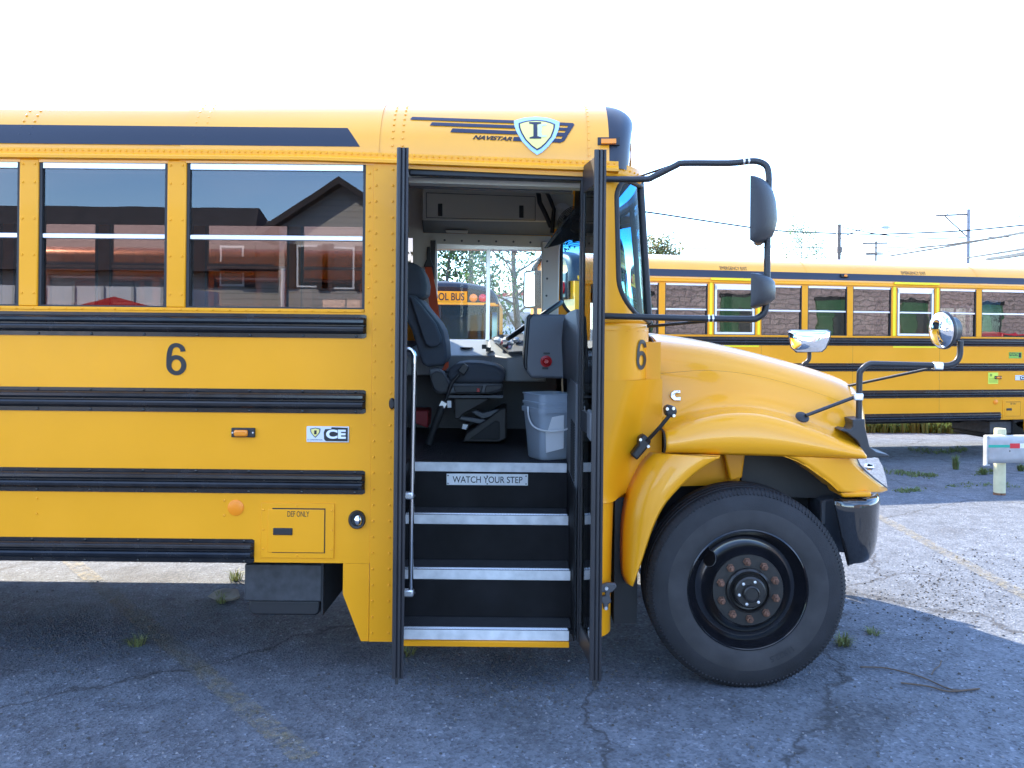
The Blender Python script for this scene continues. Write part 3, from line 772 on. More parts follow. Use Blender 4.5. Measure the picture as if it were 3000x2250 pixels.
def build_bus(kind, root):
    near, far = kind == 'near', kind == 'far'
    bus = root
    gl = SIDEGL if near else FARGL
    # lower side walls
    m = MB().box(XR, -.695, 0, .03, .624, 1.872)
    side = build('side_panel', m, YEL, bus)
    build('side_panel', MB().box(XR, XF, W-.03, W, .624, 1.690), YEL, bus)
    build('side_panel', MB().box(XR, -.62, W-.03, W, 1.690, 1.872), YEL, bus)
    build('rear_wall', MB().box(XR-.03, XR, 0, W, .50, 2.62), YEL, bus)
    build('sill_strip', MB().box(XR, -.735, -.004, .028, 1.868, 1.885), YEL, bus, bevel=.003)
    build('sill_strip', MB().box(XR, -.735, W-.028, W+.004, 1.868, 1.885), YEL, bus)
    for k in range(7):
        xs_ = -1.62 - 0.734*k
        if far and k in (1, 3, 5): build('panel_seam', MB().box(xs_-.0015, xs_+.0015, -.0012, .004, .74, 1.74), mat('seam_shadow', (.30, .14, .01), .6), side)
    # front entry panels
    pts = [(-.827, .623), (-.697, .623), (-.697, .237), (-.735, .237), (-.827, .47)]
    build('skirt_panel', MB().xz(pts, .001, .03), YEL, bus)
    build('entry_panel', MB().box(-.694, -.56, -.003, .03, .237, 2.615), YEL, bus)
    build('entry_post', MB().box(-.733, -.695, .001, .03, 1.872, 2.615), YEL, bus)
    # window posts and windows on both sides
    edges = sorted(WINS)
    for i, (a, b) in enumerate(edges):
        lo = edges[i-1][1] if i else XR
        for fl in (0, 1):
            m = MB().box(lo, a, -.004, .035, 1.885, 2.615); build('window_post', mir(m) if fl else m, YEL, bus, bevel=.006)
            ex = far and not fl and any(abs((a+b)/2-c) < .1 for c in (-5.707, -2.771))
            window_unit(a, b, bus, fl, gl, ex)
    build('window_post', MB().box(-.733, -.61, W-.035, W+.004, 1.872, 2.615), YEL, bus)
    # driver side window
    z0, z1, x0, x1 = 1.700, 2.385, -.575, .232
    m = MB()
    m.box(-.61, XF, W-.03, W, 2.43, 2.615); m.box(.268, XF, W-.03, W, 1.69, 2.43)
    build('driver_window_surround', m, YEL, bus)
    m = MB(); e = .035
    m.box(x0-e, x1+e, 2.30, 2.405, z1, z1+.045); m.box(x0-e, x1+e, 2.30, 2.405, z0-.02, z0); m.box(x0-e, x0, 2.30, 2.405, z0, z1); m.box(x1, x1+e, 2.30, 2.405, z0, z1)
    dw = build('driver_window', m, ALU, bus, bevel=.004)
    build('mullion', MB().box(-.200, -.168, 2.30, 2.33, z0, z1), ALU, dw, bevel=.003)
    build('pane', MB().box(x0, -.19, 2.335, 2.339, z0, z1), CLEAR, dw); build('pane', MB().box(-.18, x1, 2.345, 2.349, z0, z1), CLEAR, dw)
    # roof
    full = roof_full(14)
    for i, (a, b) in enumerate(((XR, -4.55), (-4.55, -3.10), (-3.10, -1.66), (-1.66, -.70), (-.70, .37), (.37, .475))):
        d = .003*(i % 2)
        m = MB().loft([[(x, W/2+(y-W/2)*(1+d*.8), z+d) for y, z in full] for x in (a, b+(.03 if i < 5 else 0))])
        build('roof_panel', m, YELR, bus, smooth=50)
    m = MB().loft([[(x, W/2+(y-W/2)*.955, z-.045) for y, z in full] for x in (XR, .45)]); build('headliner', m, GREYL, bus, smooth=50)
    build('roof_end', MB().poly([(XR, y, z) for y, z in full]), YEL, bus)
    for fl in (0, 1):
        dzf = lambda x: -.040*max(0, min(1, (x+.95)/1.45))
        m = MB().loft([[(x, -.002, 2.672+dzf(x)), (x, -.007, 2.668+dzf(x)), (x, -.008, 2.648+dzf(x)), (x, -.024, 2.634+dzf(x)), (x, -.024, 2.620+dzf(x)), (x, .01, 2.612+dzf(x))] for x in (XR, -3, -2, -1, -.5, 0, .52)])
        build('drip_rail', mir(m) if fl else m, YEL, bus, smooth=30)
    rp = [rp_ for rp_ in [(x, -.008, 2.660+dzf(x)) for x in frange(-4.0 if near else XR+.1, .50, 145 if near else 90)]]
    build('rivets', rivets(rp, .0062), YEL, bus, kind='stuff')
    # stripes
    def rstrip(x0, x1, a0, a1, x1b=None, off=.005):
        rows = []
        for k in range(7):
            a = R(a0+(a1-a0)*k/6); y, z = roof_prof(a, off); xe = x1 if x1b is None else x1+(x1b-x1)*k/6
            rows.append([(x0, y, z), (xe, y, z)])
        return MB().loft(rows)
    build('roof_stripe', rstrip(XR, -.765, 13.8, 29.7, -.835), VINYL, bus, smooth=60)
    m = rstrip(XR, -.765, 13.8, 29.7); build('roof_stripe', mir(m), VINYL, bus, smooth=60)
    # rub rails
    for i, z in enumerate(RAIL_Z):
        x1 = -.722 if i < 3 else -1.268
        rail(bus, z, x1, False, ((.108,) if i == 0 else (.008, .108)))
        rail(bus, z, x1, True)
    # underbody
    build('chassis_frame', MB().box(XR+.3, 1.6, .75, 1.69, .50, .78), CHAS, bus)
    build('floor_pan', MB().box(XR, -.60, .03, W-.03, .93, 1.030), FLOOR, bus)
    build('floor_pan', MB().box(-.60, .70, .62, W-.03, .93, 1.030), FLOOR, bus)
    build('inner_wall', MB().box(XR, .36, W-.10, W-.032, .90, 1.69), GREYD, bus)
    build('inner_wall', MB().box(XR, -.72, .032, .10, .90, 1.86), GREYD, bus)
    for xw in (-5.45,):
        for yw, fl in ((.06, False), (W-.06, True)): make_wheel(bus, (xw, yw, .501), fl, 'wheel', False)
    # DEF hatch, lamps, reflector, tank
    xo = 0
    hz0, hz1, hx0, hx1 = .648, .920, -1.235, -.872
    hatch = build('filler_hatch', MB().box(hx0, hx1, -.006, .01, hz0, hz1), YEL, bus, bevel=.002)
    build('hatch_gap', MB().box(hx0+.056, hx1-.044, -.0075, .0, hz0+.026, hz1-.024), CHAS, hatch)
    build('hatch_door', MB().box(hx0+.035, hx1-.0485, -.010, .002, hz0+.029, hz1-.030), YEL, hatch, bevel=.002)
    build('hatch_latch', MB().box(hx0+.062, hx0+.158, -.016, .0, hz0+.115, hz0+.150), PLAST, hatch, bevel=.004)
    lettering('hatch_lettering', 'DEF ONLY', lambda u, v: (hx0+.132+.108*u, -.0108, hz1-.066+.028*v), INK, hatch, bold=.005)
    build('hatch_screws', rivets([(x, -.006, z) for x in (hx0+.012, hx1-.012) for z in (hz0+.045, hz0+.14, hz1-.035)] + [(-1.06, -.006, hz1-.011), (-1.055, -.006, hz0+.013)], .006), YEL, hatch, kind='stuff')
    build('side_reflector', MB().disc_dir((-1.362, 0, .894), (0, -1, 0), [(.039, 0), (.039, .004), (.036, .0055)], 32), ORNG, bus, smooth=30, label='orange round side reflector')
    if far: build('side_reflector', MB().disc_dir((-4.35, 0, .894), (0, -1, 0), [(.039, 0), (.039, .004)], 24), ORNG, bus)
    mk = build('marker_lamp', MB().box(-1.385, -1.268, -.014, .0, 1.245, 1.292), PLAST, bus, bevel=.004)
    build('lens', MB().xz([(-1.367, 1.251), (-1.300, 1.251), (-1.298, 1.283), (-1.369, 1.283)], -.034, -.014), AMB, mk, bevel=.008)
    build('screw', MB().disc_dir((-1.378, -.014, 1.268), (0, -1, 0), [(.005, 0), (.004, .003)], 8), ALU, mk); build('screw', MB().disc_dir((-1.277, -.014, 1.269), (0, -1, 0), [(.005, 0), (.004, .003)], 8), ALU, mk)
    # badge
    bx0, bx1, bz0, bz1 = -1.014, -.803, 1.224, 1.303
    bd = build('model_badge', MB().box(bx0, bx1, -.006, .0, bz0, bz1), mat('badge_silver', (.66, .66, .67), .4), bus, bevel=.004)
    build('badge_field', MB().xz([(bx0+.088, bz0+.015), (bx0+.097, bz0+.006), (bx1-.006, bz0+.006), (bx1-.006, bz1-.006), (bx0+.125, bz1-.004), (bx0+.122, bz1-.012), (bx0+.092, bz1-.014), (bx0+.086, bz1-.03)], -.0075, -.002), INK, bd)
    lettering('badge_lettering', 'CE', lambda u, v: (bx0+.098+.098*u, -.0085, bz0+.018+.046*v), WHITE, bd, bold=.045)
    if near:
        sh = [(0, 1), (.5, 1.12), (1, 1), (.95, .6), (.72, .25), (.5, 0), (.28, .25), (.05, .6)]
        build('badge_shield', MB().xz([(bx0+.018+.052*a, bz0+.022+.045*b) for a, b in sh], -.0075, -.002), mat('badge_navy', (.03, .05, .09), .4), bd)
        build('badge_shield_field', MB().xz([(bx0+.023+.042*a, bz0+.027+.037*b) for a, b in sh], -.0085, -.002), GOLD, bd)
        lettering('badge_letter', 'I', lambda u, v: (bx0+.039+.012*u, -.0092, bz0+.039+.020*v), INK, bd, bold=.03)
        lettering('badge_small_lettering', 'IC CORPORATION', lambda u, v: (bx0+.006+.074*u, -.0072, bz0+.009+.006*v), INK, bd, bold=.01)
    # courtesy lamp by the door
    cl = build('courtesy_lamp', MB().disc_dir((-.760, 0, .842), (0.15, -1, .0), [(.046, 0), (.046, .012), (.040, .022), (.030, .020), (.028, .012)], 28, .92), PLAST, bus, smooth=40)
    build('lens', MB().disc_dir((-.752, -.014, .842), (.3, -1, .1), [(.028, 0), (.024, .012), (.010, .018)], 20, .75), CHROME, cl, smooth=50)
    # black tank under the hatch
    tk = build('underbody_tank', MB().box(-1.352, -.955, .12, .95, .392, .582), TANK, bus, bevel=.008)
    build('tank_bottom', MB().xz([(-1.335, .392), (-.97, .392), (-.97, .335), (-.99, .315), (-1.31, .315), (-1.335, .335)], .14, .93), PLAST, tk, bevel=.01)
    build('tank_bracket', MB().box(-1.36, -.945, .16, .95, .582, .635), CHAS, tk)
    build('tank_strap', MB().prism([(-.955, .10, .64), (-.945, .10, .64), (-.945, .10, .33), (-.955, .10, .33)], [(-.955, .13, .64), (-.945, .13, .64), (-.945, .13, .33), (-.955, .13, .33)]), CHAS, tk)
    build('tank_cover', MB().prism([(-.945, .13, .64), (-.80, .5, .64), (-.80, .5, .50), (-.945, .13, .33)], [(-.95, .95, .64), (-.81, .95, .64), (-.81, .95, .50), (-.95, .95, .33)]), CHAS, tk)
    build('fuel_tank', MB().box(-2.6, -1.45, 1.55, 2.30, .42, .80), CHAS, bus, bevel=.03) if not near else None
    build_front(bus, kind)
    return side

near_bus = empty('school_bus', 'yellow school bus in the foreground with its door open, number 6 on its side', 'bus', group='parked yellow school buses')
side = build_bus('near', near_bus)
far_bus = empty('school_bus', 'yellow school bus parked behind, with emergency exit windows outlined in yellow tape', 'bus',
                (0.877+8.04*math.cos(R(13)), 7.61+8.04*math.sin(R(13)), -.17), R(13), 'parked yellow school buses')
build_bus('far', far_bus)
third_bus = empty('school_bus', 'yellow school bus facing the camera, seen through the driver\'s side window', 'bus', (-2.73, 14.95, -.33), R(-90), 'parked yellow school buses')
build_bus('third', third_bus)
fourth_bus = empty('school_bus', 'yellow school bus glimpsed through the tinted side windows of the foreground bus', 'bus', (-2.45, 7.75, -.17), R(2.0), 'parked yellow school buses')
build_bus('third', fourth_bus)

# ------------------------------------------------------------------ details of the near bus
B = near_bus
pl0 = on_plane
def V(ox, oy, sc): return lambda *pts: [(ox+x*sc, oy+y*sc) for x, y in pts]
Z1 = V(0, 250, .4218); Z3 = V(1100, 250, .4220); Z4 = V(1150, 500, .3316); Z5 = V(1150, 900, .3316); Z6 = V(1100, 1300, .4521)
S1 = V(1750, 900, .5122); S3 = V(2200, 850, .3918); S4 = V(1700, 420, .3497); ZL = V(1200, 320, .2260); ZC_ = V(1160, 980, .2170); ZM = V(2440, 1150, .3195)

# bus numbers
def figure_six(name, p00, p10, p11, p01, mk):
    q = lambda surf: pxquad(p00, p10, p11, p01, surf)
    cx, cy, rx_, ry_, tx_, ty_ = .5, .315, .5, .315, .26, .135
    N_ = 40
    o = [(cx+rx_*math.cos(2*math.pi*k/N_), cy+ry_*math.sin(2*math.pi*k/N_)) for k in range(N_+1)]
    i_ = [(cx+(rx_-tx_)*math.cos(2*math.pi*k/N_), cy+(ry_-ty_)*math.sin(2*math.pi*k/N_)) for k in range(N_+1)]
    f1 = q(mk(.0)); f2 = q(mk(.0006))
    m = MB().loft([[f1(*p) for p in o], [f1(*p) for p in i_]])
    so = [(0.0, .30), (0.005, .50), (.03, .68), (.10, .84), (.22, .95), (.40, 1.0), (.60, 1.0), (.78, .95), (.90, .87), (.965, .755)]
    si = [(.26, .30), (.258, .50), (.275, .66), (.31, .77), (.37, .845), (.45, .875), (.55, .875), (.63, .85), (.685, .80), (.705, .735)]
    so = catmull([(a, b, 0) for a, b in so], 3); si = catmull([(a, b, 0) for a, b in si], 3)
    m.loft([[f2(p.x, p.y) for p in so], [f2(p.x, p.y) for p in si]])
    return build(name, m, INK, side, flipfix=False)
figure_six('bus_number', (487, 1099), (546, 1100), (546, 1006), (487, 1005), lambda o: on_plane(-.003-o))
def on_cowl(off):
    def fn(px, py):
        lo, hi = 0.0, COWL.L*0.32
        for _ in range(40):
            t = (lo+hi)/2; p = COWL(t, 1.7, off)
            q = 1500 + p[0]*FPX/(p[1]-CAM_Y)
            if q < px: lo = t
            else: hi = t
        p = COWL(t, 1.7, off); z = at(px, py, p[1])[2]
        return (p[0], p[1], z)
    return fn
figure_six('cowl_number', (1866, 1083), (1893, 1084), (1897, 996), (1868, 995), lambda o: on_cowl(.004+o))

# winged shield on the roof side
r1, r2, r3, r4, r5 = (on_roof(o) for o in (.004, .006, .008, .010, .012))
wing = decal('wing_stripe', [ZL((35, 97), (1352, 143), (1352, 180), (5, 133))], r1, NAVY, B, cuts=6)
for lp in (((290, 168), (1362, 207), (1370, 248), (262, 210)), ((555, 247), (1390, 282), (1410, 327), (527, 298)), ((1352, 358), (1430, 360), (1460, 415), (1338, 410))):
    decal('wing_stripe', [ZL(*lp)], r1, NAVY, B, cuts=6)
decal('wing_tip', [ZL((1945, 170), (2080, 176), (2065, 214), (1935, 207)), ZL((1915, 236), (2055, 240), (2030, 277), (1900, 272)), ZL((1900, 300), (2015, 304), (1985, 353), (1880, 348)), ZL((1870, 380), (1968, 384), (1945, 433), (1840, 428)),
                   ZL((2078, 176), (2115, 178), (2137, 197), (2005, 412), (1955, 434), (1943, 433))], r1, NAVY, B, cuts=3)
shield = [(1352, 150), (1410, 130), (1480, 112), (1560, 102), (1640, 98), (1720, 103), (1800, 114), (1880, 138), (1945, 165), (1942, 215), (1930, 265), (1890, 370), (1800, 480), (1720, 555), (1652, 592), (1560, 525), (1460, 420), (1390, 300), (1358, 215)]
def scl(lp, s, cx=1650, cy=300, dy=0): return [(cx+(x-cx)*s, cy+(y-cy)*s+dy) for x, y in lp]
em = decal('shield_emblem', [ZL(*shield)], r2, SHIELD, B, cuts=3)
decal('emblem_outline', [ZL(*scl(shield, .80))], r3, NAVY, em, cuts=3)
decal('emblem_field', [ZL(*scl(shield, .73))], r4, GOLD, em, cuts=3)
iP = [(1550, 165), (1705, 165), (1705, 185), (1655, 195), (1655, 350), (1705, 360), (1705, 380), (1555, 380), (1555, 362), (1605, 350), (1605, 195), (1550, 185)]
cP = [(1690, 195), (1770, 190), (1770, 208), (1712, 215), (1704, 300), (1716, 340), (1772, 338), (1772, 356), (1690, 358), (1664, 345), (1664, 215)]
decal('emblem_letter', [ZL(*cP)], r5, mat('letter_silver', (.62, .66, .66), .3, metal=.3), em, cuts=2)
decal('emblem_letter', [ZL(*iP)], r5, NAVY, em, cuts=2)
lettering('maker_lettering', 'NAVISTAR', pxquad((1384.5, 408), (1500, 413), (1501, 401), (1387, 395.5), r1), INK, B, bold=.04, shear=.35, cuts=1)

# roof joints, clearance lamp, rivets
mm, dk = MB(), MB()
for k in range(13):
    a = R(9+6.2*k); y, z = roof_prof(a, .002)
    q = rivets([(x, y, z) for x in ((-2.47, -2.415, -1.60, -1.545) if 13 < 9+6.2*k < 30 else (-2.47, -2.415, -1.60, -1.545, -.605, -.555, .375))], .007, (0, -math.cos(a), math.sin(a)))
    if 13 < 9+6.2*k < 30:
        q2 = rivets([(x, y, z) for x in (-.605, -.555, .375)], .007, (0, -math.cos(a), math.sin(a))); mm.add(q2.v, q2.f)
    (dk if 13 < 9+6.2*k < 30 else mm).add(q.v, q.f)
build('roof_rivets', mm, YELR, B, kind='stuff')
build('stripe_rivets', dk, VINYL, B, kind='stuff')
pts = [(x, -.004, 1.876) for x in frange(-3.6, -.75, 35)]
for (a, b) in WINS[:5]:
    for xx in (a-.018, a-.077): pts += [(xx, -.004, z) for z in (1.95, 2.14, 2.32, 2.50, 2.59)] if b < -.8 or a > -1.7 else []
pts += [(x, -.003, z) for x in (-.680, -.598) for z in frange(.28, 2.58, 29)]
pts += [(-.714, .001, z) for z in frange(1.92, 2.56, 9)]
pts += [(x, 0.0, z) for x in (-2.35, -1.42) for z in (.93, .855)]
build('panel_rivets', rivets(pts, .0068), YEL, B, kind='stuff')
pts = [WS(s, 2.598, .01) for s in frange(.10, .60, 10)]
cp = rivets(pts, .0066); build('header_rivets', cp, YEL, B, kind='stuff')
lamp = build('clearance_lamp', MB().loft([[on_roof(.002)(px, py) for py in (404, 426)] for px in (1751, 1765, 1785, 1805, 1815)]), PLAST, B, solid=.012)
build('lens', MB().loft([[on_roof(.028)(px, py) for py in (408, 415, 421)] for px in (1761, 1775, 1790, 1805)]), AMB, lamp, solid=.012)

# entry door opening: header and posts
build('door_header', MB().pxz(Z3((235, 582), (900, 592), (1470, 628), (1470, 665), (235, 622)), .02, .10), RUB, B, bevel=.006)
build('inner_header', MB().pxz(Z4((135, 38), (1715, 92), (1715, 152), (135, 104)), .14, .24), GREYL, B)
build('inner_header_trim', MB().pxz(Z4((135, 100), (1590, 146), (1590, 190), (135, 134)), .26, .34), GREYD, B)
build('door_post', MB().box(-.562, -.530, .02, .09, .24, 2.58), RUB, B)
build('door_post', MB().box(.338, .362, .012, .09, .24, 2.58), RUB, B)
build('entry_sill', MB().box(-.53, .30, .006, .03, .212, .240), YEL, B, bevel=.003)
build('upper_door_panel', MB().xz([(-.56, 2.588), (.36, 2.556), (.46, 2.552), (.46, 2.64), (-.56, 2.64)], .003, .03), YEL, B)

# steps
for k, (z, y) in enumerate(((.297, .015), (.541, .215), (.784, .415), (1.037, .615))):
    yb = y+.205 if k < 3 else y+.06
    m = MB().box(-.575, .325, y+.012, yb, z-.022, z-.004)
    m.box(-.575, .325, yb-.004 if k < 3 else yb-.01, yb+.006, z-.004, z+.21) if k < 3 else None
    st = build('step', m, RISER, B)
    x0, x1 = (-.545, .300) if k == 0 else (-.572, .318)
    build('nosing', MB().box(x0, x1, y, y+.012, z-.055, z-.002), NOSE, st, bevel=.003)
    if k < 3:
        g = MB()
        for i in range(106):
            for j in range(3):
                xx = x0+.008+(x1-x0-.012)*i/106+(.004 if j % 2 else 0); yy = y+.006+j*.011
                g.add([(xx-.0026, yy-.003, z-.002), (xx+.0026, yy-.003, z-.002), (xx+.0026, yy+.003, z-.002), (xx-.0026, yy+.003, z-.002), (xx, yy, z+.003)], [(0, 1, 4), (1, 2, 4), (2, 3, 4), (3, 0, 4)])
        build('grip_studs', g, ALU, st, kind='stuff')
        build('grip_strip', MB().box(x0, x1, y, y+.036, z-.004, z-.0015), GUN, st)
        g = MB()
        for i in range(88):
            for j in range(11):
                xx = -.565+.88*i/88+(.005 if j % 2 else 0); yy = y+.046+j*.014
                g.add([(xx-.0035, yy-.0035, z-.004), (xx+.0035, yy-.0035, z-.004), (xx+.0035, yy+.0035, z-.004), (xx-.0035, yy+.0035, z-.004), (xx, yy, z+.0005)], [(0, 1, 4), (1, 2, 4), (2, 3, 4), (3, 0, 4)])
        build('tread_studs', g, FLOOR, st, kind='stuff')
g = MB()
for i in range(64):
    xx = -.57+.89*i/63; g.box(xx-.003, xx+.003, .64, 1.5, 1.028, 1.034)
build('floor_ribs', g, FLOOR, B, kind='stuff')
sg = build('step_sign', MB().pxz(Z6((461, 194), (988, 198), (987, 271), (461, 267)), .608, .618), WHITE, B, bevel=.001)
lettering('sign_lettering', 'WATCH YOUR STEP', pxquad(*[Z6(p)[0] for p in ((500, 252), (952, 256), (953, 214), (500, 210))], on_plane(.606)), INK, sg, bold=.006, space=1.0)
for p in ((470, 206), (470, 257), (724, 210), (724, 260), (976, 210), (976, 261)):
    build('screw', MB().disc_dir(at(*Z6(p)[0], .607), (0, -1, 0), [(.0045, 0), (.003, .003)], 8), GUN, sg)
# stepwell walls
build('stepwell_wall', MB().box(-.60, -.577, .03, .70, .24, 1.04), RISER, B)
rw = build('stepwell_wall', MB().box(.326, .345, .09, .80, .24, 1.52), GREYD, B)
build('wall_kick_plate', MB().box(.320, .326, .02, .70, .24, 1.0), RISER, B)
g = MB()
for i in range(9):
    for j in range(22):
        y = .12+.030*i; z = 1.02+.0135*j
        g.box(.3215, .3262, y, y+.020, z, z+.008)
build('vent_grille', g, CHAS, rw, kind='stuff')
# grab rail
gp = [at(*Z5((105, 372))[0], .10), at(*Z5((140, 368))[0], .10), at(*Z5((170, 385))[0], .10), at(*Z5((190, 425))[0], .10), at(*Z5((192, 500))[0], .10), at(*Z6((238, 150))[0], .10), at(*Z6((228, 965))[0], .10)]
hr = build('grab_rail', MB().tube(catmull(gp, 4), .0135, 14), STEEL, B, smooth=60)
for zy in (335, 965):
    q = at(*Z6((225, zy))[0], .10)
    build('rail_bracket', MB().box(q[0]-.045, q[0]+.018, .080, .122, q[2]-.018, q[2]+.018), ALU, hr, bevel=.008)
    build('bracket_bolt', MB().disc_dir((q[0]+.018, .10, q[2]), (1, -.4, 0), [(.007, 0), (.006, .007)], 8), GUN, hr)

# door leaves, folded out square to the side
def leaf(hx, nx, name_label):
    h, nrr = Vector((hx, 0.0, 0)), Vector((nx, -.395, 0)); d = (nrr-h).normalized(); s = Vector((d.y, -d.x, 0))
    if s.x < 0: s = -s
    L_ = (nrr-h).length
    def bx(m, a0, a1, s0, s1, z0, z1):
        q = [h+d*a+s*b for a, b in ((a0, s0), (a1, s0), (a1, s1), (a0, s1))]
        m.prism([(p.x, p.y, z0) for p in q], [(p.x, p.y, z1) for p in q])
    z0, z1 = .245, 2.60
    m = MB()
    bx(m, .0, .030, -.009, .009, z0, z1); bx(m, L_-.070, L_-.03, -.012, .012, z0, z1)
    for a, b in ((z0, z0+.10), (1.30, 1.40), (z1-.13, z1)): bx(m, .030, L_-.070, -.009, .009, a, b)
    lf = build('door_leaf', m, DRUB, B, bevel=.004)
    for a, b in ((z0+.10, 1.30), (1.40, z1-.13)):
        g = MB(); bx(g, .030, L_-.070, -.003, .003, a, b); build('pane', g, DOORGL, lf)
    # ribbed rubber edge seal, seen end on
    prof = [(-.030, -.024), (-.012, -.027), (-.010, -.019), (-.004, -.019), (-.002, -.027), (.004, -.020), (.006, -.010), (.000, -.006), (.006, .000), (.006, .008), (.000, .012), (.006, .017), (.003, .026), (-.030, .024)]
    ring = [[h+d*(L_-.004+a)+s*b+Vector((0, 0, z)) for a, b in prof] for z in (z0-.035, z1+.012)]
    build('edge_seal', MB().loft(ring, True, True), DRUB, lf, smooth=25)
    g = MB(); bx(g, L_-.02, L_+.002, -.012, .004, z0-.06, z0-.03); build('seal_tip', g, RUB, lf)
    return lf, h, d, s, L_
l1 = leaf(-.548, -.501, '')
l2 = leaf(.352, .394, '')
lf, h, d, s, L_ = l2
q = h+d*.30-s*.014
build('door_handle_plate', MB().prism([(q.x-.012, q.y-.08, 1.29), (q.x-.012, q.y+.08, 1.29), (q.x-.012, q.y+.08, 1.42), (q.x-.012, q.y-.08, 1.42)], [(q.x+.01, q.y-.08, 1.29), (q.x+.01, q.y+.08, 1.29), (q.x+.01, q.y+.08, 1.42), (q.x+.01, q.y-.08, 1.42)]), GREYD, lf, bevel=.006)
hb = MB().disc_dir(at(1149, 1182, -.004), (0, -1, 0), [(.028, 0), (.028, .012), (.02, .02)], 20, .55); build('door_hinge_cover', hb, PLAST, B, smooth=40)

# driver's seat
sb = MB().pxz(ZC_((690, 560), (700, 470), (800, 400), (950, 378), (1150, 385), (1330, 420), (1450, 478), (1480, 545), (1470, 650), (1380, 668), (780, 664), (705, 630)), 1.36, 1.86)
seat = build('driver_seat', sb, SEAT, B, bevel=.035, seg=4)
br = MB().pxz([(1150, 866), (1193, 862), (1216, 866), (1233, 881), (1248, 901), (1284, 944), (1299, 971), (1307, 1011), (1309, 1047), (1300, 1070), (1250, 1076), (1236, 1066), (1222, 1020), (1205, 965), (1170, 905)], 1.42, 1.84)
build('backrest', br, SEAT, seat, bevel=.04, seg=4)
bo = MB().pxz([(1199, 868), (1212, 872), (1232, 892), (1276, 948), (1291, 985), (1293, 1005), (1282, 1014), (1262, 1018), (1246, 1010), (1230, 965)], 1.36, 1.46)
build('side_bolster', bo, SEAT, seat, bevel=.03, seg=4)
hd = MB().pxz([(1150, 770), (1195, 766), (1212, 767), (1230, 782), (1244, 808), (1250, 835), (1247, 862), (1238, 877), (1193, 872), (1150, 868)], 1.46, 1.80)
build('headrest', hd, SEAT, seat, bevel=.04, seg=4)
cv = build('seat_side_cover', MB().pxz(ZC_((445, 460), (560, 450), (640, 500), (700, 590), (745, 662), (1440, 665), (1438, 730), (1400, 770), (1280, 800), (560, 800), (500, 740), (460, 600)), 1.33, 1.38), GREYD, seat, bevel=.012, seg=3)
for lp in (((465, 600), (480, 530), (540, 495), (620, 510), (680, 590), (730, 700), (740, 785), (570, 780), (510, 730)), ((770, 690), (1180, 690), (1150, 785), (800, 785)), ((1215, 690), (1430, 680), (1420, 740), (1280, 785), (1190, 785))):
    build('cover_inset', MB().pxz(ZC_(*lp), 1.322, 1.34), mat('seat_cover_dark', (.028, .028, .031), .55), cv, bevel=.006)
build('seat_switch', MB().pxz(ZC_((1090, 728), (1130, 728), (1130, 778), (1090, 778)), 1.312, 1.33), RED, cv, bevel=.003)
build('suspension_plate', MB().pxz(ZC_((790, 862), (1240, 862), (1240, 890), (900, 1080), (850, 1140), (790, 1140)), 1.42, 1.80), mat('seat_base_dark', (.03, .028, .027), .6), seat, bevel=.01)
build('suspension_base', MB().pxz(ZC_((900, 1450), (950, 1330), (1250, 1130), (1350, 1050), (1430, 1000), (1490, 1000), (1490, 1410), (1390, 1455)), 1.42, 1.82), MAT['seat_base_dark'], seat, bevel=.01)
build('suspension_inset', MB().pxz(ZC_((980, 1420), (1340, 1165), (1400, 1180), (1400, 1420)), 1.412, 1.43), CHAS, seat, bevel=.006)
build('suspension_arm', MB().pxz(ZC_((860, 1100), (1240, 1155), (1150, 1212), (850, 1150)), 1.46, 1.5), GREYD, seat, bevel=.006)
build('suspension_arm', MB().pxz(ZC_((1020, 1050), (1080, 1020), (1170, 1060), (1390, 1005), (1350, 1090), (1170, 1140)), 1.46, 1.5), GREYD, seat, bevel=.006)
build('seat_slide', MB().pxz(ZC_((690, 820), (1440, 822), (1440, 856), (690, 856)), 1.38, 1.82), GREYD, seat)
bk = build('belt_stalk', MB().tube([at(*p, 1.29) for p in ZC_((665, 900), (700, 800), (760, 640), (850, 545))], [.007, .012, .012, .010], 8), PLAST, seat, smooth=60)
build('buckle', MB().pxz(ZC_((830, 490), (912, 385), (990, 440), (920, 552)), 1.27, 1.31), PLAST, bk, bevel=.006)
build('tether', MB().tube([at(*p, 1.30) for p in ZC_((640, 930), (600, 1040), (540, 1190), (490, 1330), (440, 1480))], [.016, .026, .026, .020, .024], 10), CHAS, seat, smooth=60)
build('tether_bracket', MB().pxz(ZC_((580, 965), (615, 895), (690, 935), (650, 1000), (635, 960)), 1.268, 1.275), ALU, seat)
build('tag', MB().pxz(ZC_((692, 895), (745, 895), (748, 988), (695, 988)), 1.30, 1.302), PAPER, seat)
build('tag', MB().pxz(ZC_((905, 1208), (975, 1220), (945, 1282), (890, 1275)), 1.41, 1.412), PAPER, seat)
# orange seat belt by the window pillar
belt = build('seat_belt', MB().pxz(Z4((285, 850), (345, 850), (385, 1060), (425, 1360), (470, 1620), (420, 1620), (330, 1240)), 2.16, 2.166), BELT, B)
build('belt_anchor', MB().pxz(Z4((335, 615), (378, 615), (372, 960), (335, 960)), 2.19, 2.22), PLAST, belt)
build('belt_guide', MB().pxz(Z4((303, 672), (330, 672), (335, 780), (365, 850), (272, 850), (300, 780)), 2.145, 2.175), PLAST, belt, bevel=.006)
build('belt_strap', MB().pxz(Z5((470, 490), (495, 480), (495, 530), (465, 560), (435, 555)), 1.60, 1.606), BELT, belt)

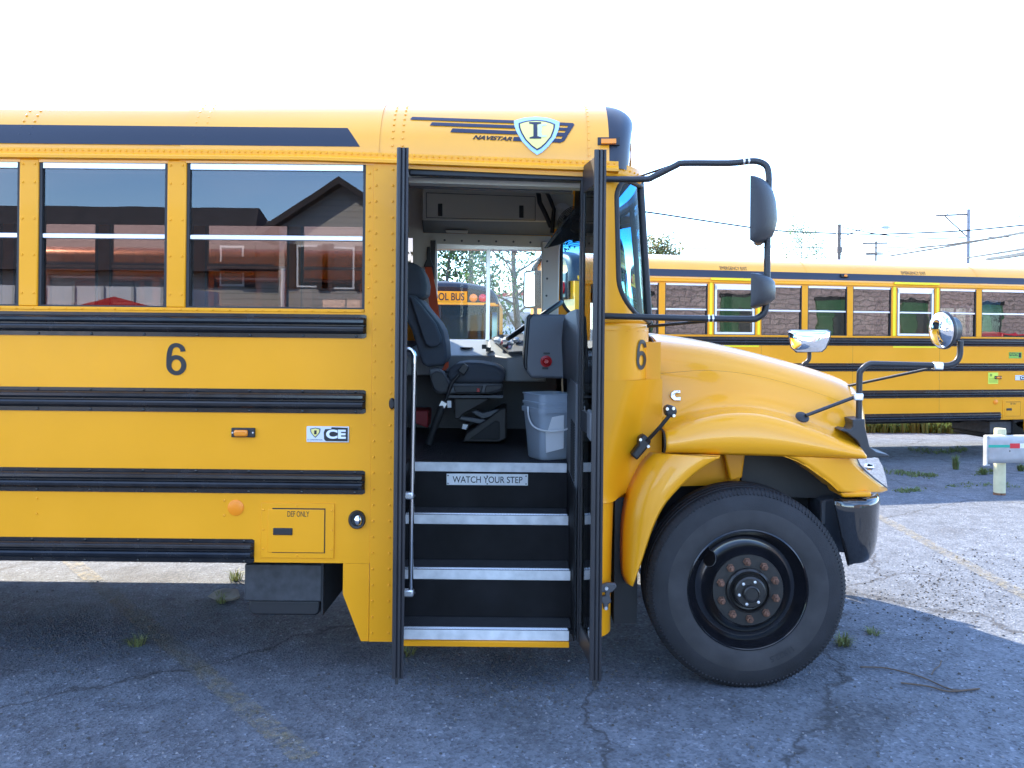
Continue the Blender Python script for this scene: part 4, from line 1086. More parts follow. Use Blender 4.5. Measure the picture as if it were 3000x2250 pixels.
# dash, switch console, window ledge
m = MB().prism([at(1150, 1041, 1.92), at(1432, 1042, 1.92), at(1432, 996, 2.30), at(1255, 993, 2.30)], [at(1150, 1100, 1.92), at(1432, 1100, 1.92), (at(1432, 996, 2.30)[0], 2.30, 1.45), (at(1255, 993, 2.30)[0], 2.30, 1.45)])
ledge = build('window_ledge', m, DASHL, B, bevel=.008)
c0 = at(1366, 1021, 2.09)
build('cup_holder', MB().lathe([(.046, .006), (.046, -.0), (.038, .004), (.036, -.02)], (c0[0], c0[1], c0[2]+.004), 28, 'z', True), PLAST, ledge, smooth=40)
build('ledge_front', MB().pxz([(1300, 1043), (1500, 1043), (1500, 1078), (1465, 1095), (1300, 1092)], 1.90, 1.96), DASH, B, bevel=.01)
cs = [at(1430, 1000, 2.22), at(1450, 985, 2.25), at(1600, 978, 2.25), at(1600, 1040, 1.80), at(1485, 1048, 1.80), at(1432, 1041, 1.92)]
con = build('switch_console', MB().prism(cs, [(x, y, 1.42) for x, y, z in cs]), DASHL, B, bevel=.012, seg=3)
sp_ = [at(1440, 991, 2.18), at(1464, 982, 2.20), at(1590, 980, 2.20), at(1590, 1028, 1.84), at(1490, 1033, 1.84), at(1478, 1020, 1.90)]
up = Vector((0, -.25, 1)).normalized()*.006
build('switch_panel', MB().prism([tuple(Vector(p)+up) for p in sp_], [tuple(Vector(p)-up*2) for p in sp_]), GREYD, con, bevel=.002)
for i, (a, b, c_) in enumerate(((1455, 998, WHITE), (1463, 1002, WHITE), (1472, 1006, RED), (1480, 998, WHITE), (1492, 1005, WHITE), (1500, 1009, WHITE), (1512, 998, WHITE), (1490, 1022, RED), (1523, 1006, GREYD), (1480, 1012, GREYD), (1508, 1022, GREYD))):
    p = Vector(at(a, b, 2.03 if b < 1012 else 1.95)) + up*2
    build('rocker_switch', MB().prism([(p.x-.020, p.y-.03, p.z-.004), (p.x+.012, p.y-.03, p.z-.004), (p.x+.022, p.y+.03, p.z+.016), (p.x-.010, p.y+.03, p.z+.016)],
                                      [(p.x-.020, p.y-.03, p.z-.024), (p.x+.012, p.y-.03, p.z-.024), (p.x+.022, p.y+.03, p.z-.01), (p.x-.010, p.y+.03, p.z-.01)]), c_, con, bevel=.003)
for a, b in ((1420, 1014), (1432, 1022), (1440, 1032)):
    p = at(a, b, 2.0); build('toggle_switch', MB().box(p[0]-.02, p[0]+.015, 1.97, 2.01, p[2]-.02, p[2]+.012), PLAST, con, bevel=.004)
# steering wheel, seen edge on
cW = Vector(at(1566, 939, 1.72)); rW = .222; ax = Vector((-.57, 0, .82)).normalized(); ux = Vector((.82, 0, .57)).normalized(); uy = Vector((0, 1, 0))
sw = build('steering_wheel', MB().tube([cW+(ux*math.cos(t)+uy*math.sin(t))*rW for t in frange(0, 2*math.pi, 40)], .017, 10, False), PLAST, B, smooth=60)
build('wheel_hub', MB().disc_dir(cW-ax*.03, ax, [(.07, 0), (.07, .02), (.05, .035)], 24), PLAST, sw, smooth=40)
for t in (R(20), R(160), R(270)):
    build('spoke', MB().tube([cW-ax*.015, cW+(ux*math.cos(t)+uy*math.sin(t))*rW], .012, 8), PLAST, sw)
build('steering_column', MB().tube([cW-ax*.02, cW-ax*.35], .05, 14), PLAST, sw, smooth=40)
dp = build('dash_panel', MB().pxz(Z5((1200, 75), (1240, 60), (1570, 66), (1570, 632), (1220, 625), (1178, 565), (1168, 450), (1190, 95)), .80, 1.55), DASH, B, bevel=.02, seg=3)
build('dash_edge', MB().pxz(Z5((1188, 85), (1205, 62), (1250, 62), (1215, 110), (1190, 470), (1192, 560), (1165, 545), (1160, 440)), .79, 1.5), PLAST, dp, bevel=.006)
kc = at(*Z5((1357, 478))[0], .795)
kb = build('air_brake_knob', MB().disc_dir(kc, (0, -1, 0), [(.034, 0), (.034, .006), (.022, .010), (.020, .024), (.012, .030)], 24), RED, dp, smooth=30)
build('knob_plate', MB().pxz(Z5((1333, 400), (1390, 400), (1390, 416), (1333, 414)), .794, .80), PLAST, dp); build('knob_plate', MB().pxz(Z5((1322, 530), (1376, 530), (1376, 550), (1322, 548)), .794, .80), PLAST, dp)
m = MB().loft([[at(1655, 945, .80), at(1650, 1000, .80), at(1655, 1107, .80)], [at(1660, 925, .70), at(1664, 1000, .66), at(1666, 1109, .66)], [at(1675, 912, .50), at(1683, 1000, .45), at(1683, 1140, .45)], [at(1692, 906, .25), at(1697, 1000, .2), at(1695, 1160, .2)], [at(1706, 908, .07), at(1704, 1000, .07), at(1700, 1165, .07)]])
dc = build('dash_cover', m, DASH, B, smooth=50, solid=.02)
tp = MB().loft([[at(1655, 945, .80), at(1660, 925, .70), at(1675, 912, .50), at(1692, 906, .25), at(1706, 908, .07)], [(at(1655, 945, .80)[0]+.10, .85, 1.90), (.47, .72, 1.90), (.50, .5, 1.90), (.5, .25, 1.89), (.45, .07, 1.87)]])
build('dash_cover_top', tp, DASH, dc, smooth=50)
build('dash_top', MB().box(.20, .72, .85, 2.25, 1.70, 1.80), DASH, B, bevel=.03)
build('toe_board', MB().box(.34, .40, .80, 2.3, 1.03, 1.75), CHAS, B)
# overhead locker and trims
lk = build('overhead_locker', MB().pxz(Z4((262, 150), (1400, 186), (1400, 452), (262, 432)), 1.95, 2.36), GREYI, B, bevel=.008)
build('locker_gap', MB().pxz(Z4((298, 193), (1263, 228), (1263, 440), (298, 416)), 1.946, 1.96), CHAS, lk)
build('locker_door', MB().pxz(Z4((302, 197), (1258, 232), (1258, 434), (302, 411)), 1.940, 1.96), GREYI, lk, bevel=.003)
build('latch', MB().pxz(Z4((401, 290), (440, 290), (440, 401), (401, 399)), 1.932, 1.95), PLAST, lk, bevel=.004)
build('latch', MB().pxz(Z4((1119, 306), (1158, 307), (1158, 417), (1119, 415)), 1.932, 1.95), PLAST, lk, bevel=.004)
tr_ = [at(*Z4((255, 432))[0], 1.97), at(*Z4((1420, 455))[0], 1.97), at(*Z4((1420, 575))[0], 2.28), at(*Z4((270, 548))[0], 2.28)]
ot = build('overhead_trim', MB().prism(tr_, [(x, 2.36, z+.02) for x, y, z in tr_]), GREYD, B, bevel=.01)
build('reading_lamp', MB().pxz(Z4((465, 522), (668, 528), (660, 552), (475, 545)), 2.17, 2.2), GREYI, ot, bevel=.004)
build('window_header', MB().pxz(Z4((230, 548), (1400, 578), (1400, 680), (230, 640)), 2.29, 2.33), GREYL, B)
build('rear_trim', MB().pxz(Z4((135, 150), (268, 150), (268, 600), (390, 620), (390, 1600), (250, 1600), (180, 850), (178, 590), (135, 590)), 2.28, 2.33), GREYL, B)
build('pillar_trim', MB().pxz(Z4((1316, 620), (1490, 620), (1478, 700), (1465, 1300), (1316, 1300)), 2.26, 2.32), GREYI, B, bevel=.01)
build('trim_screws', rivets([at(*p, 2.26) for p in Z4((1366, 800), (1366, 953), (1360, 1105))] + [at(*p, 2.29) for p in Z4((460, 614), (612, 620), (762, 622), (915, 625), (1068, 628), (1218, 634))], .009), GUN, B, kind='stuff')
# mirror cab corner: sun visor, wiper motor, defroster fan
build('motor_plate', MB().pxz(Z4((1390, 200), (1600, 210), (1590, 330), (1480, 470), (1400, 520)), 1.62, 1.66), GREYI, B)
build('wiper_motor', MB().disc_dir(at(*Z4((1495, 370))[0], 1.60), (0, -1, 0), [(.062, 0), (.062, .02), (.025, .024), (.020, .03)], 28), WHITE, B, smooth=30)
build('mirror_bracket', MB().tube([at(*p, 1.55) for p in Z4((1285, 180), (1300, 280), (1350, 380), (1400, 500))], .016, 8), PLAST, B, smooth=50)
build('mirror_bracket', MB().tube([at(*p, 1.5) for p in Z4((1355, 175), (1400, 270), (1425, 340), (1410, 550))], .013, 8), PLAST, B, smooth=50)
build('sun_visor', MB().prism([at(*p, 1.2) for p in Z4((1337, 685), (1450, 525), (1600, 335), (1612, 345), (1460, 535), (1350, 684))], [at(*p, 1.9) for p in Z4((1377, 665), (1480, 535), (1610, 375), (1620, 385), (1490, 545), (1390, 664))]), PLAST, B)
build('windshield_shade', MB().pxz(Z4((1345, 684), (1455, 535), (1560, 420), (1700, 330), (1700, 600), (1560, 610), (1480, 650)), 1.72, 1.76), CHAS, B)
fc = Vector(at(*Z4((1640, 500))[0], 1.30)); fn_ = build('defroster_fan', MB().disc_dir(fc, (-.35, -1, .1), [(.045, 0), (.045, .05), (.03, .07)], 20), PLAST, B, smooth=40)
qf = Vector((-.35, -1, .1)).to_track_quat('Z', 'Y')
for k in range(11):
    rr = .025+.0105*k
    build('cage_ring', MB().tube([fc+qf@Vector((rr*math.cos(t), rr*math.sin(t), .085-.35*rr)) for t in frange(0, 2*math.pi, 30)], .0028, 5, False), PLAST, fn_)
for k in range(3):
    t = 2*math.pi*k/3
    build('fan_blade', MB().poly([fc+qf@Vector((.03*math.cos(t), .03*math.sin(t), .03)), fc+qf@Vector((.11*math.cos(t+.3), .11*math.sin(t+.3), .045)), fc+qf@Vector((.11*math.cos(t+1.2), .11*math.sin(t+1.2), .01)), fc+qf@Vector((.03*math.cos(t+.8), .03*math.sin(t+.8), .01))]), PLAST, fn_, solid=.003)
# passenger seats seen through the tinted windows
for k in range(5):
    x = -1.55-.78*k
    for y0, y1 in ((.12, 1.0), (1.44, 2.32)):
        ps = build('passenger_seat', MB().box(x, x+.10, y0, y1, 1.45, 1.78), mat('bench_vinyl', (.03, .032, .036), .6), B, bevel=.04)
        build('bench_cushion', MB().box(x+.06, x+.46, y0, y1, 1.38, 1.48), MAT['bench_vinyl'], ps, bevel=.03)

# rubber hood latch, catches
lt = build('hood_latch', MB().pxz(S1((385, 580), (410, 560), (450, 570), (459, 600), (440, 635), (395, 625)), -.01, .06), PLAST, B, bevel=.01)
build('latch_strap', MB().tube([at(*S1((420, 610))[0], -.005), at(*S1((355, 690))[0], .02), at(*S1((285, 765))[0], .075)], .010, 8), PLAST, lt)
build('latch_base', MB().pxz(S1((240, 745), (270, 728), (312, 765), (290, 805), (228, 878), (192, 845), (235, 790)), .075, .15), PLAST, lt, bevel=.01)
for p, y in (((400, 582), -.012), ((436, 580), -.012), ((438, 620), -.012), ((247, 758), .072), ((292, 796), .072)):
    build('latch_screw', MB().disc_dir(at(*S1(p)[0], y), (0, -1, 0), [(.009, 0), (.007, .006)], 10), ALU, lt)
dcz = Z6((1455, 920), (1500, 903), (1555, 905), (1565, 930), (1540, 960), (1520, 968), (1520, 985), (1530, 1030), (1510, 1040), (1510, 1080), (1476, 1075), (1476, 1040), (1464, 1030), (1464, 990), (1490, 985), (1488, 965), (1460, 965))
dcatch = build('door_catch', MB().pxz(dcz, -.025, .0), GUN, B, bevel=.005)
for p in ((1497, 938), (1494, 1066)):
    build('catch_bolt', MB().disc_dir(at(*Z6(p)[0], -.026), (0, -1, 0), [(.010, 0), (.008, .007)], 8), ALU, dcatch)
# engine maker emblem on the hood side: an open C shape
yfh = .245
eC = S1((475, 476), (475, 492), (452, 492), (445, 500), (445, 508), (452, 516), (477, 514), (477, 534), (440, 533), (424, 520), (418, 504), (424, 488), (440, 478))
build('engine_emblem', MB().pxz(eC, .236, .25), ALU, B, bevel=.002)
lettering('emblem_lettering', 'Cummins', pxquad(S1((424, 508))[0], S1((470, 484))[0], S1((467, 476))[0], S1((421, 499))[0], on_plane(.234)), INK, B)
hp_ = S1((432, 800), (450, 765), (490, 738), (540, 732), (585, 748), (620, 780), (628, 798), (615, 803))
build('hood_access_plug', MB().tube([(at(*p, .030)) for p in hp_+hp_[:1]], .0026, 5, False), mat('seam_shadow', (.30, .14, .01), .6), B)

# side mirrors -----------------------------------------------------
def arm(pts, y0, y1, r):
    n = len(pts)-1
    return MB().tube(catmull([at(px, py, y0+(y1-y0)*min(1, max(0, (px-1787)/(2252-1787)))) for px, py in pts], 3), r, 12)
up_ = [(1770, 524), (1787, 525), (1889, 525), (1912, 519), (1980, 485), (2005, 478), (2137, 478), (2197, 472), (2224, 474), (2245, 486), (2252, 511), (2252, 560)]
sm = build('side_mirror', arm(up_, -.02, -.20, .0155), MIRH, B, smooth=60)
lo_ = [(2249, 680), (2248, 750), (2247, 860), (2245, 892), (2238, 917), (2217, 932), (2190, 935), (2000, 932), (1785, 926), (1765, 925)]
build('mirror_arm', arm(lo_, -.02, -.20, .0155), MIRH, sm, smooth=60)
build('mirror_stay', MB().tube([WS(.40, 2.60, .02), at(1959, 488, -.09)], .006, 8), MIRH, sm, smooth=60)
build('mirror_stay', MB().tube([COWL(.40, 1.815, .005), at(2071, 941, -.13)], .008, 8), MIRH, sm, smooth=60)
for px, py in ((2179, 473), (2193, 472), (2076, 933), (2088, 933)):
    c_ = Vector(at(px, py, -.02-.18*(px-1787)/465)); build('clamp', MB().disc_dir(c_-Vector((.004, 0, 0)), (1, -.05, 0), [(.018, 0), (.018, .008)], 14), ALU, sm, smooth=40)
def housing(loop, y0, y1, shrink=.82):
    q = [Vector(at(px, py, y0)) for px, py in loop]; c_ = sum(q, Vector())/len(q); rings = []
    xl = min(p.x for p in q)
    for t, s_ in [((1-math.cos(R(a_)))/2, max(.03, math.sin(R(a_))**.75)) for a_ in (0, 8, 18, 30, 45, 60, 75, 90, 105, 120, 135, 150, 162, 172, 180)]:
        y = y0+(y1-y0)*t
        rings.append([(xl+(p.x-xl)*s_+.36*(y-y0), y, c_.z+(p.z-c_.z)*(.90+.10*s_)) for p in q])
    return MB().loft(rings, True, True)
big = S4((1424, 252), (1470, 255), (1520, 272), (1565, 305), (1605, 370), (1628, 450), (1638, 540), (1641, 620), (1625, 690), (1600, 755), (1545, 795), (1490, 833), (1466, 836), (1452, 760), (1438, 600), (1428, 400))
mh = build('mirror_head', housing(big, -.31, -.09), MIRH, sm, smooth=50)
gq = [Vector(at(*p, -.29)) for p in S4((1420, 285), (1428, 285), (1462, 800), (1454, 800))]
build('mirror_glass', MB().prism([p+Vector((.007, 0, 0)) for p in gq], [p+Vector((.072, .18, 0)) for p in gq]), CHROME, mh)
sml = S4((1430, 1080), (1480, 1082), (1535, 1092), (1590, 1120), (1618, 1150), (1627, 1220), (1620, 1300), (1565, 1345), (1500, 1365), (1440, 1382), (1436, 1230))
mh = build('mirror_head', housing(sml, -.30, -.10), MIRH, sm, smooth=50)
build('mirror_glass', MB().disc_dir(Vector(at(*S4((1434, 1230))[0], -.20))+Vector((.036, 0, 0)), (-1, .36, 0), [(.045, -.002), (.035, .004), (.01, .007)], 20), CHROME, mh, smooth=50)
# far side mirror, seen through the driver's window
fm_ = build('side_mirror', MB().tube(catmull([(.30, 2.46, 2.50), at(*Z4((1300, 790))[0], 2.72), at(*Z4((1268, 830))[0], 2.74), at(*Z4((1262, 920))[0], 2.75), at(*Z4((1262, 1100))[0], 2.75), at(*Z4((1262, 1330))[0], 2.74)], 4), .016, 10), MIRH, B, smooth=60)
mp = Z4((1160, 890), (1200, 880), (1255, 878), (1268, 900), (1268, 1195), (1250, 1216), (1180, 1218), (1155, 1205), (1146, 1170), (1150, 910))
mh = build('mirror_head', MB().prism([at(*p, 2.70) for p in mp], [tuple(Vector(at(*p, 2.70))*1 + Vector((.09, .05, 0))) for p in mp]), MIRH, fm_, bevel=.012, seg=3)
build('mirror_glass', MB().pxz(Z4((1170, 905), (1255, 890), (1255, 1195), (1180, 1200), (1166, 1190)), 2.688, 2.70), CHROME, mh)

# cross-view mirrors on the hood corners
def crossview(flip):
    Y = .20
    pts = [S3((805, 985))[0], S3((808, 900))[0], S3((812, 650))[0], S3((825, 600))[0], S3((880, 556))[0], S3((960, 552))[0], S3((1370, 562))[0], S3((1480, 562))[0], S3((1535, 535))[0], S3((1562, 480))[0], S3((1565, 380))[0]]
    T = (lambda q: mir(q)) if flip else (lambda q: q)
    a = build('crossview_mirror', T(MB().tube(catmull([at(*p, Y) for p in pts], 4), .0155, 12)), MIRH, B, smooth=60)
    base = ZM((180, 250), (290, 245), (295, 305), (340, 500), (400, 545), (520, 572), (515, 592), (330, 602), (190, 582), (240, 540), (252, 490), (220, 440), (130, 370), (60, 345), (100, 332), (160, 345), (185, 310))
    build('mirror_foot', T(MB().prism([at(*p, .105+.10*max(0, (p[1]-1260))/-999) for p in base], [(at(*p, .105)[0]+.02, .30, at(*p, .105)[2]) for p in base])), MIRH, a, bevel=.014, seg=3)
    build('foot_collar', T(MB().tube([at(*ZM((235, 305))[0], Y), at(*ZM((235, 245))[0], Y)], .031, 16)), PLAST, a, smooth=40)
    for d0, d1, Ya, r_ in ((S3((700, 722))[0], S3((1345, 585))[0], .48, .0075), (S3((410, 938))[0], S3((775, 800))[0], .13, .0095)):
        p0 = Vector(at(*d0, Ya)); p1 = Vector(at(*d1, Y)); build('mirror_stay', T(MB().tube([p0, p1], r_, 8)), MIRH, a, smooth=60)
        build('stay_foot', T(MB().disc_dir(p0+Vector((-.012, .02, -.012)), (.55, -.55, .6) if Ya > .3 else (.1, -.65, .75), [(.035, 0), (.035, .006), (.015, .018)], 18)), PLAST, a, smooth=40)
    for c_ in (S3((800, 797))[0], S3((1398, 566))[0]):
        p = Vector(at(*c_, Y)); build('clamp', T(MB().box(p.x-.027, p.x+.022, p.y-.022, p.y+.022, p.z-.019, p.z+.019)), ALU, a, bevel=.006)
    c_ = Vector(at(*S3((1560, 300))[0], Y)); nrm = Vector((-1, -.38, -.05)).normalized()
    g0 = Vector(at(*S3((1425, 300))[0], Y-.02))
    build('mirror_shell', T(MB().disc_dir(g0-nrm*.002, -nrm, [(.098, 0), (.100, .014), (.088, .03), (.070, .05), (.064, .085), (.045, .10)], 28, .82)), MIRH, a, smooth=50)
    build('mirror_glass', T(MB().disc_dir(g0, nrm, [(.094, -.002), (.092, .008), (.076, .022), (.056, .034), (.033, .042), (.01, .045)], 36, .82)), CHROME, a, smooth=70)
    return a
crossview(False)
# the one on the far corner turns its face this way
Yf = 2.24
gc = Vector(at(*S3((432, 378))[0], Yf)); nf = Vector((-.45, -1, -.06)).normalized()
fx = build('crossview_mirror', MB().tube(catmull([at(*S3((436, 440))[0], Yf+.05), at(*S3((436, 500))[0], Yf+.05), at(*S3((425, 530))[0], Yf+.05), at(*S3((395, 552))[0], Yf+.05), at(*S3((350, 575))[0], Yf+.05), (1.75, Yf, 1.45), (1.72, Yf, 1.2)], 4), .0155, 10), MIRH, B, smooth=60)
lo2 = S3((275, 310), (300, 298), (570, 298), (596, 312), (588, 370), (560, 435), (530, 462), (340, 466), (300, 430))
def ov(s_, h):
    q = [Vector(at(*p, Yf)) for p in lo2]; c_ = sum(q, Vector())/len(q); return [c_+(p-c_)*s_+nf*h for p in q]
build('mirror_shell', MB().loft([ov(1.0, .004), ov(1.03, -.01), ov(.9, -.05), ov(.6, -.11)], True, True), MIRH, fx, smooth=40)
build('mirror_glass', MB().loft([ov(.97, .004), ov(.96, .006), ov(.85, .025), ov(.65, .042), ov(.4, .053), ov(.15, .058)], True, True), CHROME, fx, smooth=70)

# ------------------------------------------------------------------ bucket and red case inside the bus
def bucket_mat():
    m = bpy.data.materials.new('bucket_plastic'); m.use_nodes = True; nt = m.node_tree; b = nt.nodes['Principled BSDF']
    b.inputs['Base Color'].default_value = (.62, .68, .74, 1); b.inputs['Roughness'].default_value = .35
    tr = nt.nodes.new('ShaderNodeBsdfTransparent'); tr.inputs['Color'].default_value = (.75, .82, .9, 1); mx = nt.nodes.new('ShaderNodeMixShader'); mx.inputs['Fac'].default_value = .55
    nt.links.new(tr.outputs[0], mx.inputs[1]); nt.links.new(b.outputs[0], mx.inputs[2]); nt.links.new(mx.outputs[0], nt.nodes['Material Output'].inputs['Surface'])
    return m
BUCK = bucket_mat()
bc = Vector((0.222, .845, 1.034))
bk = empty('bucket', 'translucent plastic bucket with white label standing on the bus floor by the steps', 'bucket', tuple(bc))
def sqring(hx, hy, z, r=.04, n=5):
    out = []
    for cx, cy, a0 in ((hx-r, hy-r, 0), (-hx+r, hy-r, 90), (-hx+r, -hy+r, 180), (hx-r, -hy+r, 270)):
        out += [(cx+r*math.cos(R(a0+90*k/n)), cy+r*math.sin(R(a0+90*k/n)), z) for k in range(n+1)]
    c_, s_ = math.cos(R(28)), math.sin(R(28))
    return [(x*c_-y*s_, x*s_+y*c_, z) for x, y, z in out]
prof = [(.092, 0), (.098, .01), (.108, .15), (.118, .272), (.128, .274), (.128, .300), (.120, .302), (.120, .318), (.125, .320), (.125, .335), (.119, .337), (.121, .375), (.126, .377), (.126, .382), (.119, .383), (.114, .28), (.094, .012)]
m = MB().loft([sqring(r, r, z) for r, z in prof], True, True)
build('shell', m, BUCK, bk, smooth=40)
hpts = [(-.125, -.06, .305), (-.118, -.085, .24), (-.09, -.12, .195), (-.03, -.148, .175), (.05, -.150, .175), (.11, -.13, .19), (.14, -.08, .235), (.14, -.04, .30)]
build('handle', MB().tube(catmull(hpts, 4), .0055, 8), WHITE, bk, smooth=60)
lb = [(-.025, -.1375, .245), (.085, -.100, .262), (.085, -.096, .068), (-.018, -.128, .045)]
build('label', MB().prism(lb, [(x, y+.003, z) for x, y, z in lb]), PAPER, bk)
rd = build('storage_case', MB().pxz(ZC_((200, 1030), (435, 1025), (437, 1130), (428, 1262), (260, 1200), (200, 1195)), 1.75, 2.0), REDD, None, bevel=.008)
tag(rd, 'dark red plastic case on the bus floor behind the driver\'s seat', 'case')

# ------------------------------------------------------------------ details of the far bus
F_ = far_bus
for xc in (-5.707, -2.771):
    def rr(u, v, xc=xc):
        y, z = roof_prof(R(32+8.5*v), .006); return (xc-.20+.42*u, y, z)
    lettering('exit_lettering', 'EMERGENCY EXIT', rr, INK, F_, cuts=1)
    a, b = xc-.3195, xc+.3195
    build('reflective_tape', MB().box(a-.06, b+.06, -.030, -.012, 2.70-.045, 2.70-.015), TAPE, F_)
    build('reflective_tape', MB().box(a-.070, a-.030, -.008, .0, 1.89, 2.62), TAPE, F_)
    build('reflective_tape', MB().box(b+.030, b+.066, -.008, .0, 1.89, 2.62), TAPE, F_)
    build('reflective_tape', MB().box(a-.06, b+.06, -.004, .0, 1.715, 1.738), TAPE, F_)
y_, z_ = roof_prof(R(23), .02)
cl_ = build('clearance_lamp', MB().box(-4.02, -3.90, y_-.02, y_+.03, z_-.025, z_+.03), PLAST, F_, bevel=.01)
build('lens', MB().box(-3.98, -3.93, y_-.032, y_, z_-.015, z_+.02), AMB, cl_, bevel=.008)
st = build('dealer_sticker', MB().box(-1.13, -.90, -.003, .0, 1.56, 1.655), mat('sticker_green', (.22, .42, .05), .5), F_)
build('sticker_field', MB().box(-1.12, -.97, -.004, .0, 1.60, 1.648), INK, st)
lettering('sticker_lettering', 'WOLFINGTON', lambda u, v: (-1.115+.14*u, -.006, 1.606+.036*v), mat('sticker_print', (.45, .75, .10), .5), st, bold=.01)
build('sticker_lines', MB().box(-.955, -.91, -.004, .0, 1.575, 1.645), INK, st)
nt_ = build('notice_sticker', MB().box(-1.50, -1.32, -.003, .0, 1.17, 1.345), mat('sticker_yellow_green', (.68, .78, .08), .5), F_)
for k in range(7): build('notice_line', MB().box(-1.485, -1.335, -.0045, .0, 1.19+.011*k, 1.194+.011*k), mat('sticker_print_dark', (.25, .32, .04), .6), nt_)
build('notice_mark', MB().box(-1.47, -1.43, -.0045, .0, 1.285, 1.325), MAT['sticker_print_dark'], nt_)
# rear end seen through the windshield of the near bus: lamp pods and corner windows
for s_ in (-1, 1):
    yc = W/2+s_*.78
    pod = build('lamp_pod', MB().box(XR-.10, XR-.03, yc-.24, yc+.24, 2.36, 2.74), VINYL, F_, bevel=.03)
    for dy, mt in ((-.09*s_*1, AMB), (.10*s_, REDL)):
        build('rear_lamp', MB().disc_dir((XR-.10, yc+dy, 2.52), (-1, 0, 0), [(.09, 0), (.09, .03), (.07, .05), (.02, .06)], 24), mt, pod, smooth=40)
    rwn = build('rear_window', MB().box(XR-.05, XR-.03, yc-.17, yc+.17, 1.55, 2.15), RUB, F_, bevel=.02)
    build('pane', MB().box(XR-.056, XR-.045, yc-.14, yc+.14, 1.58, 2.12), FARGL, rwn)
# dark cap round the tail of the roof
h_ = roof_full(14)
build('rear_roof_cap', MB().loft([[(x, W/2+(y-W/2)*s_, ZS+(z-ZS)*s_) for y, z in h_] for x, s_ in ((XR+.1, 1.006), (XR-.03, 1.004), (XR-.07, .97), (XR-.09, .90))]), VINYL, F_, smooth=50)

# ------------------------------------------------------------------ guardrail beside the lot
GALV = mat('galvanised_steel', (.42, .44, .45), .5, metal=.4, noise=.15, nscale=9)
POSTY = mat('post_cream_paint', (.62, .58, .36), .6, noise=.12, nscale=10)
gp0 = Vector(ground_pt(2928, 1450)); gy = gp0.y
gr = empty('guardrail', 'grey metal guardrail end with green and red stripe on a pale yellow post', 'guardrail', (gp0.x, gy, gp0.z), R(6))
prof = [(.028, .312), (-.012, .306), (-.018, .25), (-.018, .06), (-.012, .008), (.028, .0)]
m = MB().loft([[(x, y-.10, .375+z) for y, z in prof] for x in (-.235, 4.5)])
rl = build('rail_beam', m, GALV, gr, solid=.006, smooth=30)
build('beam_end', MB().xz([(-.243, .365), (-.228, .365), (-.222, .69), (-.243, .68)], -.125, -.06), GALV, rl)
build('beam_lip', MB().box(-.265, -.205, -.13, -.09, .352, .368), GALV, rl)
build('reflective_strip', MB().box(-.225, .035, -.1235, -.119, .555, .585), mat('strip_green', (.02, .36, .26), .4), rl)
build('reflective_strip', MB().box(.035, .155, -.1235, -.119, .545, .600), mat('strip_red', (.62, .03, .04), .4), rl)
build('reflective_strip', MB().box(.155, .42, -.1235, -.119, .545, .600), WHITE, rl)
build('bolt_hole', MB().disc_dir((.035, -.119, .515), (0, -1, 0), [(.008, 0), (.008, .003)], 8), CHAS, rl)
for x in (0.0, 2.0, 4.0):
    p = build('post', MB().lathe([(.064, -.05), (.064, .03)], (x, 0, 0), 20, 'z'), mat('post_rust', (.22, .10, .05), .8, noise=.6, nscale=30), gr, smooth=40)
    build('post_sleeve', MB().lathe([(.063, .02), (.0625, .735), (.058, .755), (.0, .757)], (x, 0, 0), 20, 'z'), POSTY, p, smooth=40)

# ------------------------------------------------------------------ trees
BARK = mat('bark', (.13, .11, .095), .9, noise=.4, nscale=6)
def leaf_mat(name, col):
    m = bpy.data.materials.new(name); m.use_nodes = True; nt = m.node_tree; N, L = nt.nodes, nt.links; b = N['Principled BSDF']
    b.inputs['Roughness'].default_value = .6
    gi = N.new('ShaderNodeNewGeometry'); hs = N.new('ShaderNodeHueSaturation'); hs.inputs['Color'].default_value = (*col, 1)
    mr = N.new('ShaderNodeMapRange'); mr.inputs['To Min'].default_value = .55; mr.inputs['To Max'].default_value = 1.5
    mh = N.new('ShaderNodeMapRange'); mh.inputs['To Min'].default_value = .46; mh.inputs['To Max'].default_value = .53
    L.new(gi.outputs['Random Per Island'], mr.inputs['Value']); L.new(mr.outputs['Result'], hs.inputs['Value'])
    L.new(gi.outputs['Random Per Island'], mh.inputs['Value']); L.new(mh.outputs['Result'], hs.inputs['Hue'])
    tl = N.new('ShaderNodeBsdfTranslucent'); mx = N.new('ShaderNodeMixShader'); mx.inputs['Fac'].default_value = .35
    L.new(hs.outputs['Color'], b.inputs['Base Color']); L.new(hs.outputs['Color'], tl.inputs['Color'])
    L.new(b.outputs[0], mx.inputs[1]); L.new(tl.outputs[0], mx.inputs[2]); L.new(mx.outputs[0], N['Material Output'].inputs['Surface'])
    return m
LEAF1 = leaf_mat('leaf_green', (.055, .10, .03)); LEAF2 = leaf_mat('leaf_olive', (.15, .15, .05)); LEAF3 = leaf_mat('leaf_pale', (.12, .18, .07)); WEED = leaf_mat('weed_leaf', (.12, .16, .05)); GRASS = leaf_mat('grass_blade', (.17, .19, .07))

